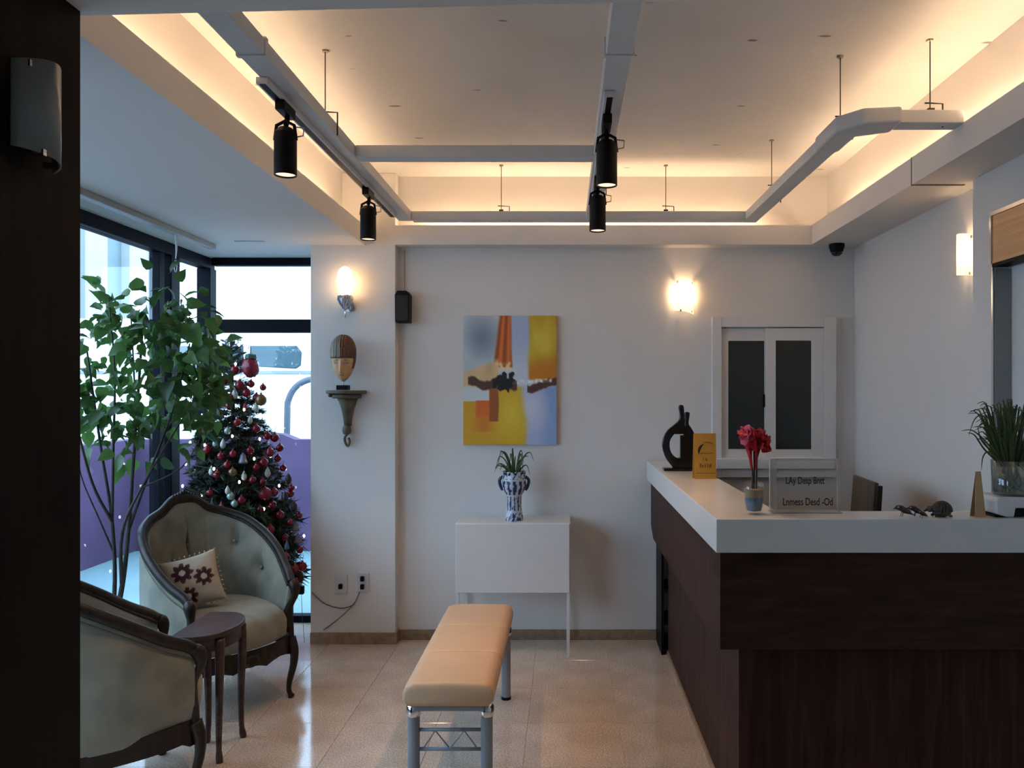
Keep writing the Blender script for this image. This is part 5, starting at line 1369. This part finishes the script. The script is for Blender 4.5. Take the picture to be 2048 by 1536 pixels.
# brown chair behind the counter
BCH = wood('brown_chair_wood', (0.11, 0.070, 0.040), (0.15, 0.095, 0.055), 0.5)
ch = thing('desk_chair', 'brown wooden chair back showing behind the reception counter', 'chair', (1.245, 3.775, 0), R(-95))
obj('seat', M().box(-0.20, 0.20, -0.20, 0.20, 0.43, 0.47), BCH, ch, bevel=0.01)
obj('backrest', M().prism([(0.165, 0.62), (0.185, 0.62), (0.225, 1.09), (0.20, 1.095)], -0.17, 0.17, 'x'), BCH, ch, bevel=0.006)
for x_ in (-0.18, 0.18):
    obj('back_post', M().prism([(0.165, 0.0), (0.20, 0.0), (0.20, 0.5), (0.235, 1.08), (0.21, 1.08), (0.165, 0.5)], x_ - 0.014, x_ + 0.014, 'x'), CHAIRWOOD, ch, bevel=0.004)
    obj('leg', M().box(x_ - 0.017, x_ + 0.017, -0.19, -0.156, 0, 0.43), CHAIRWOOD, ch, bevel=0.003)

# ------------------------------------------------------------------ outside
PURPLE = mat('purple_painted_wall', (0.086, 0.048, 0.105), 0.8, var=0.12, scale=3, bump=0.2, bscale=30)
GROUND = mat('pale_courtyard_paving', (0.18, 0.28, 0.30), 0.8, var=0.06, scale=2)
struct('ground_courtyard', M().box(-5.2, 0.6, 5.17, 8.2, -0.12, -0.004).box(-5.2, XG - 0.03, -15.0, 5.17, -0.12, -0.004), GROUND)
struct('ground_street', M().box(-30, 20, 8.2, 40, -0.16, -0.02).box(-30, -5.2, -15, 8.2, -0.16, -0.02), mat('pale_asphalt', (0.42, 0.43, 0.44), 0.9, var=0.1, scale=1))
pw = thing('garden_wall', 'purple rendered low garden wall enclosing the courtyard outside the glass', 'wall', (-3.0, 7.4, 0))
obj('wall_run', M().prism([(-1.1, 0), (3.4, 0), (3.4, 1.06), (0.42, 1.06), (0.30, 1.11), (0.10, 1.13), (-0.10, 1.10), (-0.25, 1.06), (-1.1, 1.06)], 0, 0.15, 'y'), PURPLE, pw)
obj('wall_run', M().box(-1.25, -1.1, -11.0, 0.15, 0, 1.06), PURPLE, pw)
hp = tag(obj('pipe_hoop', M().tube(catmull([(-2.86, 7.95, -0.02), (-2.85, 7.95, 1.2), (-2.83, 7.95, 1.45), (-2.72, 7.95, 1.60), (-2.52, 7.95, 1.66), (-2.2, 7.95, 1.66), (-2.0, 7.95, 1.5), (-1.95, 7.95, -0.02)], 6), 0.032, 12), mat('dark_galvanised_pipe', (0.09, 0.11, 0.13), 0.6), smooth=True), 'bent grey steel pipe hoop behind the purple garden wall', 'railing')

van = thing('white_van', 'white van with blue tinted windows parked in the street outside', 'van', (-4.2, 10.4, 0))
CARW = mat('white_car_paint', (0.80, 0.80, 0.80), 0.25, var=0.01, coat=0.5)
TINT = mat('blue_tinted_glass', (0.018, 0.060, 0.075), 0.3, var=0.2)
obj('body', M().prism([(-2.3, 0.32), (2.3, 0.32), (2.36, 0.7), (2.30, 1.5), (2.0, 2.2), (1.7, 2.4), (-2.0, 2.42), (-2.25, 2.2), (-2.36, 1.2)], -0.95, 0.95, 'y'), CARW, van, bevel=0.06, seg=3)
obj('side_window', M().prism([(0.36, 1.83), (0.92, 1.80), (0.98, 1.84), (0.99, 2.0), (0.93, 2.08), (0.36, 2.08)], -0.965, -0.94, 'y'), TINT, van, bevel=0.01)
obj('side_window', M().prism([(-0.6, 1.80), (0.28, 1.80), (0.28, 2.08), (-0.6, 2.08)], -0.965, -0.94, 'y'), TINT, van, bevel=0.01)
obj('side_window', M().prism([(1.2, 1.80), (1.95, 1.80), (1.80, 2.08), (1.2, 2.08)], -0.965, -0.94, 'y'), TINT, van, bevel=0.01)
obj('belt_moulding', M().box(-2.1, 2.1, -0.975, -0.94, 1.735, 1.775), METALGREY, van, bevel=0.005)
for x_ in (-1.5, 1.5):
    for y_ in (-0.85, 0.70):
        wl = obj('wheel', M().lathe([(0.001, 0), (0.20, 0), (0.33, 0.02), (0.34, 0.08), (0.33, 0.14), (0.20, 0.16), (0.001, 0.16)], 24).xf(Matrix.Translation((x_, y_ + 0.02, 0.34)) @ Matrix.Rotation(R(90), 4, 'X')), BLACK, van)
        obj('hub_cap', M().lathe([(0.001, 0.16), (0.18, 0.162), (0.12, 0.175), (0.001, 0.18)], 16).xf(Matrix.Translation((x_, y_ + 0.02, 0.34)) @ Matrix.Rotation(R(90), 4, 'X')), CHROME, wl)

bd = thing('street_building', 'pale building with tall pilasters across the street left of the window', 'building', (-13.0, 14.0, 0))
PALE = mat('pale_render', (0.42, 0.43, 0.42), 0.8, var=0.03, scale=1)
BLUEG = mat('pale_blue_cladding', (0.17, 0.22, 0.23), 0.6, var=0.05, scale=1)
obj('facade', M().box(-1.0, 0.0, -6.0, 12.0, -0.02, 9.0), BLUEG, bd)
for k_ in range(9):
    obj('pilaster', M().box(0.0, 0.25, -6.0 + k_ * 2.1, -5.0 + k_ * 2.1, -0.02, 9.0), PALE, bd)
obj('cornice', M().box(-1.0, 0.4, -6.0, 12.0, 9.0, 9.4), PALE, bd)
